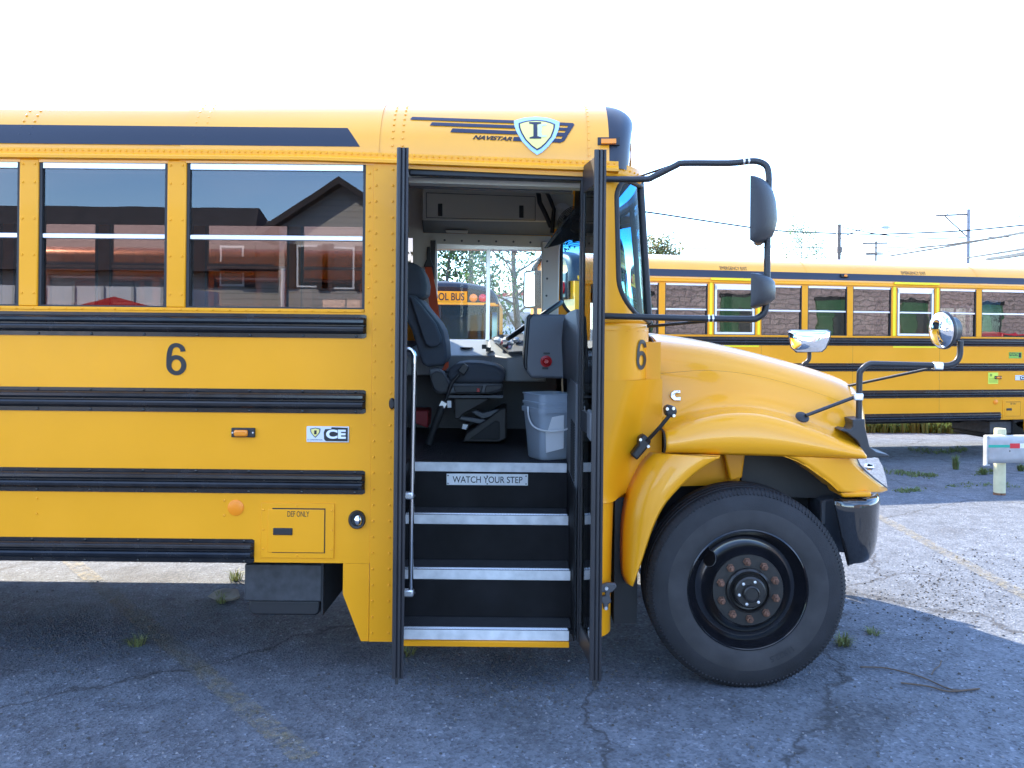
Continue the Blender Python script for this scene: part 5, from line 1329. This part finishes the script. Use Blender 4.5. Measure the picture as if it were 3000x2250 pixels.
def tree(name, label, loc, hgt, spread, leaves, lsize, lm, seed, trunk_r=.12, first=.25, lean=.0, drop=.0, group='trees beyond the lot'):
    rg = random.Random(seed)
    t = empty(name, label, 'tree', loc, 0, group)
    tm, tips = MB(), []
    top = Vector((lean*hgt, 0, hgt*.93))
    def tp(s_): return Vector((math.sin(s_*5+seed)*.02*hgt+lean*hgt*s_, math.cos(s_*4+seed)*.02*hgt, hgt*.93*s_))
    tm.tube([tp(k/12) for k in range(13)], [trunk_r*(1-.85*k/12) for k in range(13)], 8)
    bmz = MB()
    nb = 26
    for k in range(nb):
        s_ = first+(1-first)*(k/nb)**.9; p = tp(s_); a = k*2.4+rg.uniform(-.4, .4)
        ln = spread*(1-.62*((s_-first)/(1-first))**1.5)*rg.uniform(.65, 1.1)
        d = Vector((math.cos(a), math.sin(a), rg.uniform(.25, .7)))
        pts = [p]
        for q in range(1, 6):
            d = (d+Vector((rg.uniform(-.2, .2), rg.uniform(-.2, .2), rg.uniform(-.1, .12)-drop))).normalized(); pts.append(pts[-1]+d*ln/5)
        r0 = max(.012, trunk_r*.38*(1-s_*.7)); bmz.tube(pts, [r0*(1-.8*q/5)+.004 for q in range(6)], 5)
        tips += pts[2:]
        for w_ in range(4):
            b0 = pts[2+w_ % 4]; dd = Vector((rg.uniform(-1, 1), rg.uniform(-1, 1), rg.uniform(-.3, .9))).normalized(); l2 = ln*rg.uniform(.2, .4)
            sp2 = [b0, b0+dd*l2*.5, b0+dd*l2+Vector((0, 0, -.05*l2))]; bmz.tube(sp2, [.012, .008, .004], 4); tips += sp2[1:]*2
    build('trunk', tm, BARK, t, smooth=60); build('limbs', bmz, BARK, t, smooth=60, kind='stuff')
    cm = MB()
    sc = spread*.14
    for k in range(leaves):
        c_ = tips[rg.randrange(len(tips))]+Vector((rg.gauss(0, sc), rg.gauss(0, sc), rg.gauss(0, sc)))
        a = Vector((rg.uniform(-1, 1), rg.uniform(-1, 1), rg.uniform(-1, 1))).normalized(); b_ = a.orthogonal().normalized(); s_ = lsize*rg.uniform(.6, 1.3)
        cm.add([c_-a*s_, c_+b_*s_*.45, c_+a*s_, c_-b_*s_*.45], [(0, 1, 2, 3)])
    build('crown', cm, lm, t, flipfix=False, kind='stuff')
    return t
def tp_at(px, d): return ((px-1500)*d/FPX, d+CAM_Y, -.35)
tree('tree', 'leafy tree behind the bus that faces the camera', tp_at(1315, 40), 8.6, 2.3, 2600, .13, LEAF1, 3, .13, .3)
tree('tree', 'sparse tall tree standing right of the bus that faces the camera', tp_at(1517, 27), 8.2, 2.5, 2600, .085, LEAF1, 8, .13, .22)
tree('tree', 'small leafy tree left of the sparse tall tree, behind the driver\'s window', tp_at(1422, 36), 5.4, 1.2, 900, .10, LEAF1, 31, .08, .3)
tree('tree', 'olive bushy tree rising behind the roof of the rear bus, by the windshield', tp_at(1945, 32), 5.5, 1.5, 2600, .10, LEAF2, 12, .13, .3)
tree('tree', 'green tree seen through the corner glass of the windshield', tp_at(1818, 30), 6.3, 1.2, 1900, .09, LEAF1, 15, .10, .3)
tree('tree', 'pale thin tree beyond the rear bus roof, left of the utility pole', tp_at(2350, 62), 10.0, 2.8, 2400, .10, LEAF3, 19, .10, .3)
tree('tree', 'low pale tree right behind the utility pole with the street lamp', tp_at(2472, 66), 7.2, 1.5, 1500, .13, LEAF3, 23, .10, .3)

# ------------------------------------------------------------------ poles, lamp, wires
WOOD = mat('pole_wood', (.16, .13, .115), .9, noise=.3, nscale=5); WGREY = mat('pole_grey', (.24, .24, .27), .85, noise=.2, nscale=5); WIRE = mat('wire_black', (.02, .02, .022), .6)
def pole(px, py_top, d, r, lab, matl):
    x = (px-1500)*d/FPX; y = d+CAM_Y; z = at(px, py_top, y)[2]
    o = empty('utility_pole', lab, 'pole', (x, y, -.35), 0, 'utility poles')
    build('shaft', MB().tube([(0, 0, 0), (0, 0, z+.35)], [r*1.15, r], 12), matl, o, smooth=50)
    return o, Vector((x, y, -.35)), z
def rel(px, py, d, o): return Vector(at(px, py, d+CAM_Y))-o
pA, oA, zA = pole(2456, 657, 76, .15, 'brown wooden utility pole with a curved street lamp arm', WOOD)
build('lamp_arm', MB().tube(catmull([rel(2461, 700, 76, oA), rel(2480, 690, 76, oA), rel(2510, 676, 76, oA), rel(2550, 667, 76, oA), rel(2582, 665, 76, oA)], 4), .05, 8), GALV, pA, smooth=50)
build('lamp_head', MB().disc_dir(rel(2582, 666, 76, oA), (1, 0, 0), [(.06, 0), (.14, .2), (.14, .6), (.05, .75)], 12, .6), GALV, pA, smooth=40)
build('pole_box', MB().box(-.2, .2, -.2, .2, zA-2.1, zA-1.6), WOOD, pA)
pB, oB, zB = pole(2834, 613, 72, .135, 'tall grey utility pole with a one-sided crossarm and diagonal brace', WGREY)
build('crossarm', MB().tube([rel(2742, 632, 72, oB), rel(2834, 628, 72, oB)], .075, 8), WOOD, pB)
build('brace', MB().tube([rel(2769, 634, 72, oB), rel(2832, 692, 72, oB)], .06, 8), WOOD, pB)
for px in (2745, 2775, 2806): build('insulator', MB().disc_dir(rel(px, 628, 72, oB), (0, 0, 1), [(.05, 0), (.06, .15), (.03, .3)], 8), GALV, pB)
pC, oC, zC = pole(2564, 706, 105, .12, 'distant utility pole with two straight crossarms', WOOD)
for a, b, py in ((2527, 2600, 713), (2537, 2587, 745)):
    build('crossarm', MB().tube([rel(a, py, 105, oC), rel(b, py-1, 105, oC)], .11, 8), WOOD, pC)
pD, oD, zD = pole(1378, 640, 42, .115, 'utility pole seen through the driver\'s window behind the other bus', WOOD)
def wire(pts, d0, d1, r, lab):
    n_ = len(pts)-1
    q = catmull([at(px, py, d0+(d1-d0)*i/n_+CAM_Y) for i, (px, py) in enumerate(pts)], 5)
    o = build('power_line', MB().tube(q, r*2.1, 5), WIRE, None, smooth=60); tag(o, lab, 'wire', 'overhead wires')
ZP = V(2280, 590, .3255)
wire([(1700, 600), (1885, 620), (2100, 652), (2280, 676), (2450, 684)], 60, 76, .032, 'dark wire sagging from the windshield to the brown utility pole')
wire(ZP((530, 290), (900, 295), (1300, 282), (1700, 262), (2250, 210)), 76, 70, .03, 'wire running from the brown pole across the grey pole, highest of the set')
wire(ZP((580, 235), (900, 295), (1150, 322), (1450, 334), (1750, 322), (2250, 322)), 76, 74, .022, 'thin wire sagging between the brown pole and the grey pole')
wire(ZP((1000, 492), (1500, 410), (1800, 355), (2100, 300), (2260, 270)), 80, 40, .036, 'thick wire rising steeply to the upper right across the grey pole')
wire(ZP((0, 410), (500, 418), (1000, 416), (1400, 402), (1800, 348), (2100, 305)), 84, 50, .022, 'thin wire running level behind the brown pole, then rising right')
wire(ZP((560, 475), (900, 460), (1350, 412), (1700, 370), (2050, 318)), 82, 55, .022, 'thin wire just above the rear bus roof rising to the right')
wire(ZP((1700, 508), (2000, 462), (2260, 420)), 72, 45, .036, 'dark wire leaving the foot of the grey pole to the right')
wire(ZP((1880, 520), (2050, 498), (2260, 462)), 60, 40, .055, 'thickest dark cable at the right edge, just above the rear bus roof')
wire(ZP((1870, 210), (2050, 165), (2260, 115)), 80, 60, .02, 'faint thin wire at the upper right, right of the grey pole')
wire([(1780, 715), (1870, 722), (2050, 728), (2280, 724)], 70, 80, .02, 'faint low wire seen through the corner glass of the windshield')

# ------------------------------------------------------------------ buildings beyond, seen through the driver's window
WALLW = mat('white_wall', (.72, .73, .74), .8, noise=.06, nscale=2); TRIM = mat('red_trim', (.38, .06, .05), .7); CREAM = mat('grey_stucco', (.42, .38, .35), .85, noise=.1, nscale=2); DARKW = mat('dark_window', (.03, .035, .04), .2)
d = 46; x0, x1 = (1440-1500)*d/FPX, (1585-1500)*d/FPX
wb = empty('building', 'white warehouse with a red roof edge seen through the driver\'s window', 'building', (x0, d+CAM_Y, -.35))
zt_ = at(1450, 868, d+CAM_Y)[2]+.35; zt2 = at(1585, 846, d+CAM_Y)[2]+.35
build('wall', MB().prism([(0, 0, 0), (x1-x0+3, 0, 0), (x1-x0+3, 0, zt2), (0, 0, zt_)], [(0, 9, 0), (x1-x0+3, 9, 0), (x1-x0+3, 9, zt2), (0, 9, zt_)]), WALLW, wb)
build('roof_edge', MB().prism([(-.1, -.15, zt_-.05), (x1-x0+3.1, -.15, zt2-.05), (x1-x0+3.1, -.15, zt2+.12), (-.1, -.15, zt_+.12)], [(-.1, 9, zt_+.01), (x1-x0+3.1, 9, zt2+.01), (x1-x0+3.1, 9, zt2+.12), (-.1, 9, zt_+.12)]), TRIM, wb)
d = 40; x0 = (1434-1500)*d/FPX
cb = empty('building', 'grey stucco building with arched windows below the white warehouse', 'building', (x0, d+CAM_Y, -.35))
zt_ = at(1450, 914, d+CAM_Y)[2]+.35
build('wall', MB().box(0, 5.2, 0, 3.0, 0, zt_-.55), WALLW, cb); build('upper_wall', MB().box(-.05, 5.25, -.05, 3.0, zt_-.552, zt_), CREAM, cb)
for px in (1447, 1475, 1552):
    cx = (px-1500)*d/FPX-x0; w_ = .10
    wd = build('window', MB().xz([(cx-w_, .55), (cx+w_, .55), (cx+w_, 1.0)] + [(cx+w_*math.cos(R(a)), 1.0+w_*math.sin(R(a))) for a in range(15, 180, 15)] + [(cx-w_, 1.0)], -.03, .02), DARKW, cb)
    build('sill', MB().box(cx-w_-.03, cx+w_+.03, -.06, .02, .51, .55), WALLW, wd)

# ------------------------------------------------------------------ what stands behind the photographer and shows in the glass
def siding(name, col, pitch=.115):
    m = bpy.data.materials.new(name); m.use_nodes = True; nt = m.node_tree; N, L = nt.nodes, nt.links; b = N['Principled BSDF']; b.inputs['Roughness'].default_value = .8
    tc = N.new('ShaderNodeTexCoord'); sp = N.new('ShaderNodeSeparateXYZ'); L.new(tc.outputs['Object'], sp.inputs[0])
    dv = N.new('ShaderNodeMath'); dv.operation = 'DIVIDE'; dv.inputs[1].default_value = pitch; fr = N.new('ShaderNodeMath'); fr.operation = 'FRACT'
    L.new(sp.outputs['Z'], dv.inputs[0]); L.new(dv.outputs[0], fr.inputs[0])
    r = N.new('ShaderNodeValToRGB'); r.color_ramp.elements[0].position = .0; r.color_ramp.elements[0].color = (*[c*.35 for c in col], 1); r.color_ramp.elements[1].position = .16; r.color_ramp.elements[1].color = (*col, 1)
    L.new(fr.outputs[0], r.inputs['Fac']); L.new(r.outputs['Color'], b.inputs['Base Color']); return m
SID = siding('grey_siding', (.36, .35, .33)); SHG = mat('roof_shingle', (.03, .03, .034), .9, noise=.3, nscale=4)
L_ = 13.0; k_ = (4.4+L_)/FPX
def rx(px, py):     # mirror-image position at distance L_ behind the glass plane
    p = at(px, py, L_); return (p[0], p[2])
hs_ = empty('house', 'grey sided house with dark gabled roofs, mirrored in the bus windows', 'house', (-4, -13, 0))
def hp3(px, py, dy=0): x, z = rx(px, py); return (x+4, dy, z)
pk = hp3(1002, 545); lf_ = hp3(816, 665); rt_ = (2*pk[0]-lf_[0], 0, lf_[2])
build('gable_wall', MB().prism([(lf_[0], 0, 0), (rt_[0], 0, 0), rt_, pk, lf_], [(x, -6, z) for x, y, z in [(lf_[0], 0, 0), (rt_[0], 0, 0), rt_, pk, lf_]]), SID, hs_)
ov_ = .35
def slope(a, b, y0, y1, th=.14):
    a, b = Vector(a), Vector(b); return MB().prism([(a.x, y0, a.z), (b.x, y0, b.z), (b.x, y0, b.z+th), (a.x, y0, a.z+th)], [(a.x, y1, a.z), (b.x, y1, b.z), (b.x, y1, b.z+th), (a.x, y1, a.z+th)])
sl_ = (pk[2]-lf_[2])/(pk[0]-lf_[0])
build('roof', slope((lf_[0]-.4, 0, lf_[2]-.4*sl_), pk, .35, -6.2), SHG, hs_); build('roof', slope(pk, (rt_[0]+.4, 0, rt_[2]-.4*sl_), .35, -6.2), SHG, hs_)
a = hp3(-300, 640); b = hp3(618, 627); e = hp3(840, 672)
build('main_wall', MB().box(a[0], lf_[0], -6, -.8, 0, 2.95), SID, hs_)
build('main_roof', MB().prism([(a[0], -.4, 2.85), (b[0]+.6, -.4, 2.85), (b[0], -3.2, b[2]+.55), (a[0], -3.2, b[2]+.55)], [(a[0], -6.4, 2.8), (b[0]+.6, -6.4, 2.8), (b[0], -3.3, b[2]+.55), (a[0], -3.3, b[2]+.55)]), SHG, hs_)
build('link_roof', MB().prism([(b[0], -.3, 2.9), (lf_[0]+.8, -.3, 2.9), (lf_[0]+.8, -1.6, e[2]+.05), (b[0], -1.6, e[2]+.05)], [(b[0], -4, 2.9), (lf_[0]+.8, -4, 2.9), (lf_[0]+.8, -1.7, e[2]+.05), (b[0], -1.7, e[2]+.05)]), SHG, hs_)
build('vent_pipe', MB().tube([(hp3(720, 670)[0], -1.6, e[2]), (hp3(720, 640)[0], -1.6, e[2]+.35)], .05, 10), GUN, hs_)
SHUT = mat('shutter_dark', (.02, .02, .024), .6)
for px, py in ((640, 770), (905, 780), (1000, 785)):
    c_ = hp3(px, py); dy = .02 if px > 816 else -.78
    wd = build('window', MB().box(c_[0]-.25, c_[0]+.25, dy-.04, dy+.02, c_[2]-.42, c_[2]+.42), WALLW, hs_)
    build('pane', MB().box(c_[0]-.21, c_[0]+.21, dy+.01, dy+.03, c_[2]-.38, c_[2]+.38), DARKW, wd)
    for s_ in (-1, 1): build('shutter', MB().box(c_[0]+s_*.37-.11, c_[0]+s_*.37+.11, dy, dy+.04, c_[2]-.44, c_[2]+.44), SHUT, wd)
build('downpipe', MB().tube([(lf_[0]+.1, .06, 0), (lf_[0]+.1, .06, 2.9)], .045, 8), WALLW, hs_)
build('porch_roof', MB().prism([(hp3(560, 850)[0], .1, 1.9), (hp3(800, 850)[0], .1, 1.9), (hp3(800, 850)[0], 1.3, 1.5), (hp3(560, 850)[0], 1.3, 1.5)], [(hp3(560, 850)[0], .1, 1.8), (hp3(800, 850)[0], .1, 1.8), (hp3(800, 850)[0], 1.3, 1.4), (hp3(560, 850)[0], 1.3, 1.4)]), SHG, hs_)
# white trailer with a red chevron
L2 = 8.5
def tx(px, py): p = at(px, py, L2); return (p[0], p[2])
tx0, tx1 = tx(-420, 870)[0], tx(492, 870)[0]; tz = tx(300, 838)[1]
tl = empty('box_trailer', 'white box trailer with a red chevron, mirrored in the rear bus window', 'trailer', (tx0, -L2, 0))
LT = tx1-tx0
body_ = build('body', MB().box(0, LT, -2.2, 0, .55, tz), mat('trailer_white', (.62, .64, .68), .5, noise=.06, nscale=2), tl)
for k in range(11): build('rib', MB().box(.1+k*(LT-.2)/10-.02, .1+k*(LT-.2)/10+.02, 0, .03, .55, tz), GALV, body_)
cx = tx(332, 890)[0]-tx0; cz = tx(332, 868)[1]
build('chevron', MB().xz([(cx, cz), (cx+.75, cz-.20), (cx+.75, cz-.34), (cx, cz-.14), (cx-.75, cz-.34), (cx-.75, cz-.20)], .032, .036), RED, body_)
for xw in (.9, 2.0): build('wheel', MB().lathe([(.30, .0), (.36, -.05), (.36, -.2), (.25, -.22)], (xw, .0, .36), 24), TYRE, tl, smooth=40)
# stone-fronted building that shows in the windows of the far bus
def stone_mat():
    m = bpy.data.materials.new('stone_blocks'); m.use_nodes = True; nt = m.node_tree; N, L = nt.nodes, nt.links; b = N['Principled BSDF']; b.inputs['Roughness'].default_value = .9
    tc = N.new('ShaderNodeTexCoord'); mp_ = N.new('ShaderNodeMapping'); mp_.inputs['Rotation'].default_value = (R(90), 0, 0)
    br_ = N.new('ShaderNodeTexBrick'); br_.inputs['Scale'].default_value = 1.0; br_.inputs['Color1'].default_value = (.36, .29, .29, 1); br_.inputs['Color2'].default_value = (.30, .24, .25, 1); br_.inputs['Mortar'].default_value = (.20, .17, .17, 1)
    br_.inputs['Brick Width'].default_value = .55; br_.inputs['Row Height'].default_value = .2; br_.inputs['Mortar Size'].default_value = .025
    L.new(tc.outputs['Object'], mp_.inputs['Vector']); L.new(mp_.outputs['Vector'], br_.inputs['Vector']); L.new(br_.outputs['Color'], b.inputs['Base Color'])
    nz = N.new('ShaderNodeTexNoise'); nz.inputs['Scale'].default_value = 6; bp = N.new('ShaderNodeBump'); bp.inputs['Strength'].default_value = .8; bp.inputs['Distance'].default_value = .1
    L.new(tc.outputs['Object'], nz.inputs['Vector']); L.new(nz.outputs['Fac'], bp.inputs['Height']); L.new(bp.outputs['Normal'], b.inputs['Normal']); return m
sb_ = empty('building', 'stone block building with green doors, mirrored in the rear bus windows', 'building', (10, -9, 0))
build('wall', MB().box(0, 30, -8, 0, 0, 5.6), stone_mat(), sb_)
build('roof_band', MB().box(-.1, 30.1, -8.1, .12, 5.6, 6.1), mat('blue_band', (.10, .16, .26), .8), sb_)
build('plinth', MB().box(-.02, 30.02, -.1, .05, 0, 1.1), mat('blue_plinth', (.14, .22, .32), .8, noise=.3, nscale=3), sb_)
GRN = mat('green_paint', (.04, .11, .05), .6, noise=.2, nscale=3)
for k in range(6):
    x = 2.0+4.9*k
    dr = build('door', MB().box(x, x+1.7, -.02, .08, 0, 3.0), GRN, sb_); build('frame', MB().box(x-.1, x+1.8, .0, .06, 3.0, 3.15), CHAS, dr)
    build('pane', MB().box(x+.9, x+1.6, .08, .10, 1.2, 2.6), DARKW, dr)
trk = empty('pickup_truck', 'red pickup truck, mirrored in the last window of the rear bus', 'truck', (30, -6.5, 0), R(20))
CARR = mat('car_red', (.45, .02, .03), .25, coat=.6)
build('body', MB().xz([(-2.4, .55), (2.4, .55), (2.45, .95), (2.3, 1.1), (1.1, 1.18), (.7, 1.7), (-.7, 1.75), (-.95, 1.15), (-2.4, 1.12)], -.9, .9), CARR, trk, bevel=.06)
build('window', MB().xz([(.95, 1.2), (.62, 1.64), (-.62, 1.68), (-.8, 1.2)], -.915, .915), DARKW, trk)
build('grille', MB().box(2.44, 2.47, -.7, .7, .6, .95), CHAS, trk)
for x in (-1.5, 1.5):
    for s_ in (-1, 1): build('wheel', MB().lathe([(.2, .0), (.36, -.02), (.38, -.08), (.38, -.22)], (x, s_*.85+.1, .38), 24), TYRE, trk, smooth=40)

# ------------------------------------------------------------------ weeds, stones, twig
def blades(rg, n_, rad, h, wdt, out=.6):
    m = MB()
    for k in range(n_):
        a = rg.uniform(0, 6.28); r0 = rad*.35*math.sqrt(rg.random()); b0 = Vector((math.cos(a)*r0, math.sin(a)*r0, 0)); a2 = a+rg.uniform(-.8, .8)
        dr = Vector((math.cos(a2), math.sin(a2), 0)); hh = h*rg.uniform(.4, 1); o_ = rad*rg.uniform(.3, 1)*out
        sd = Vector((-dr.y, dr.x, 0))*wdt
        p1 = b0+dr*o_*.35+Vector((0, 0, hh*.7)); p2 = b0+dr*o_+Vector((0, 0, hh*rg.uniform(.65, 1)))
        m.add([b0-sd, b0+sd, p1+sd*.8, p1-sd*.8, p2], [(0, 1, 2, 3), (3, 2, 4)])
    return m
rg = random.Random(77)
for px, py, rad, h, n_, lab in ((400, 1890, .12, .07, 60, 'grass tuft in the crack under the left side of the foreground bus'),
                                (1190, 1915, .17, .10, 46, 'grass tuft beside the foot of the left door leaf'),
                                (2470, 1890, .13, .08, 90, 'dry grass tuft right of the front wheel, nearer the tyre'),
                                (2560, 1858, .10, .05, 50, 'small dry grass tuft right of the front wheel, farther from the tyre'),
                                (690, 1700, .12, .09, 60, 'green weeds at the left edge of the black tank'),
                                (650, 1765, .10, .10, 46, 'grass tuft by the pale rock under the bus')):
    p = ground_pt(px, py); o = build('grass_tuft', blades(rg, n_, rad, h, .0028), GRASS, None, flipfix=False); o.location = p; tag(o, lab, 'grass', 'grass tufts on the lot')
wl_ = [((2800, 1365), 'leafy weed growing from a joint left of the guardrail post'), ((2880, 1380), 'low weed beside the guardrail post'), ((2990, 1370), 'weed at the right edge beyond the guardrail')]
for (px, py), lab in wl_:
    p = ground_pt(px, py+10); m = blades(rg, 70, .10, .26 if px == 2800 else .12, .006, .8); o = build('weed', m, WEED, None, flipfix=False); o.location = p; tag(o, lab, 'weed', 'weeds in the lot joints')
# overgrown joints and verge
m = MB()
def scatter(line, n_, h, wdt, spreadv):
    for k in range(n_):
        t = rg.random()*(len(line)-1); i = int(t); f = t-i
        px = line[i][0]+(line[i+1][0]-line[i][0])*f; py = line[i][1]+(line[i+1][1]-line[i][1])*f
        p = Vector(ground_pt(px+rg.gauss(0, 10), py+rg.gauss(0, spreadv))); b = blades(rg, 5, .07, h*rg.uniform(.4, 1.2), wdt)
        m.add([Vector(v)+p for v in b.v], b.f)
scatter([(2600, 1380), (2680, 1392), (2740, 1395)], 130, .05, .004, 4); scatter([(2630, 1440), (2690, 1437)], 70, .04, .004, 3); scatter([(2780, 1424), (2860, 1420), (2990, 1425)], 60, .03, .004, 3)
scatter([(2670, 1320), (2760, 1325), (2820, 1318)], 130, .06, .004, 4); scatter([(2860, 1388), (2910, 1380)], 40, .05, .004, 3)
o = build('joint_grass', m, WEED, None, flipfix=False, kind='stuff'); o['label'] = 'grass growing in the pavement joints'
m = MB()
for k in range(1100):
    x = rg.uniform(5.0, 10.5); y = 13.1+abs(rg.gauss(0, .7)); b = blades(rg, 6, .16, rg.uniform(.15, .55), .02); p = Vector((x, y, gz(y))); m.add([Vector(v)+p for v in b.v], b.f)
o = build('verge_weeds', m, WEED, None, flipfix=False, kind='stuff'); o['label'] = 'weeds along the verge behind the rear bus'
STONE = mat('stone_grey', (.30, .28, .26), .9, noise=.4, nscale=8, bump=.6, bscale=12); STD = mat('gravel_dark', (.075, .073, .072), .9, noise=.4, nscale=20)
def rock(rg, c_, r, sq=.6):
    m = MB(); n_ = 7; rings = []
    for k in range(5):
        t = -.5+k/4; rr_ = r*math.sqrt(max(.05, 1-(2*t)**2))
        rings.append([(c_[0]+rr_*rg.uniform(.75, 1.2)*math.cos(6.283*j/n_), c_[1]+rr_*rg.uniform(.75, 1.2)*math.sin(6.283*j/n_), c_[2]+r*sq*(2*t)*.9+r*sq*.6) for j in range(n_)])
    return m.loft(rings, True, True)
for i, (px, py, r_, lab) in enumerate(((660, 1755, .10, 'pale broken rock lying under the bus left of the black tank'), (2700, 1258, .22, 'pale boulder in the weeds behind the rear bus, left one'), (2740, 1262, .18, 'pale boulder in the weeds behind the rear bus, right one'))):
    p = ground_pt(px, py) if i == 0 else (8.1+.6*i, 14.3+.2*i, gz(14.3))
    o = build('rock', rock(rg, (0, 0, 0), r_, .45), STONE, None, smooth=50); o.location = p; tag(o, lab, 'rock')
m = MB()
for k in range(3600):
    t = rg.random()
    if t < .30: px, py = rg.gauss(200, 170), rg.gauss(1860, 40)
    elif t < .52: px, py = rg.gauss(1480, 190), rg.gauss(1985, 45)
    elif t < .75: px, py = rg.gauss(2760, 130), rg.gauss(1720, 70)
    else: px, py = rg.uniform(-100, 3100), rg.uniform(1700, 2260)
    if py < 1560: continue
    p = ground_pt(px, py); r_ = .0035+.007*rg.random()**3
    a = rg.uniform(0, 6); q = [Vector((math.cos(a+1.57*j)*r_*rg.uniform(.7, 1.3), math.sin(a+1.57*j)*r_*rg.uniform(.7, 1.3), 0)) for j in range(4)]
    m.add([Vector(p)+v for v in q]+[Vector(p)+v*.6+Vector((0, 0, r_*.8)) for v in q], [(0, 1, 5, 4), (1, 2, 6, 5), (2, 3, 7, 6), (3, 0, 4, 7), (4, 5, 6, 7)])
o = build('gravel', m, STD, None, flipfix=False, kind='stuff'); o['label'] = 'loose gravel scattered on the asphalt'
m = MB()
for k in range(700):
    p = ground_pt(rg.uniform(-100, 3100), rg.uniform(1720, 2270)); r_ = .003+.005*rg.random()**3
    a = rg.uniform(0, 6); q = [Vector((math.cos(a+1.57*j)*r_*rg.uniform(.7, 1.3), math.sin(a+1.57*j)*r_*rg.uniform(.7, 1.3), 0)) for j in range(4)]
    m.add([Vector(p)+v for v in q]+[Vector(p)+v*.6+Vector((0, 0, r_*.7)) for v in q], [(0, 1, 5, 4), (1, 2, 6, 5), (2, 3, 7, 6), (3, 0, 4, 7), (4, 5, 6, 7)])
o = build('gravel', m, mat('gravel_pale', (.22, .22, .23), .9), None, flipfix=False, kind='stuff'); o['label'] = 'pale chips of stone scattered on the asphalt'
tw = MB()
for pts, r_ in (([(2520, 1958), (2600, 1962), (2700, 1988), (2790, 2025), (2870, 2022)], .004), ([(2640, 2005), (2720, 2015), (2780, 2030), (2865, 2023)], .0045), ([(2730, 1980), (2738, 1965), (2752, 1955), (2758, 1940)], .003)):
    tw.tube(catmull([Vector(ground_pt(*p))+Vector((0, 0, .008)) for p in pts], 4), r_, 6)
o = build('twig', tw, mat('twig_brown', (.10, .07, .05), .9), None); tag(o, 'thin forked brown twig lying on the asphalt right of the front wheel', 'twig')
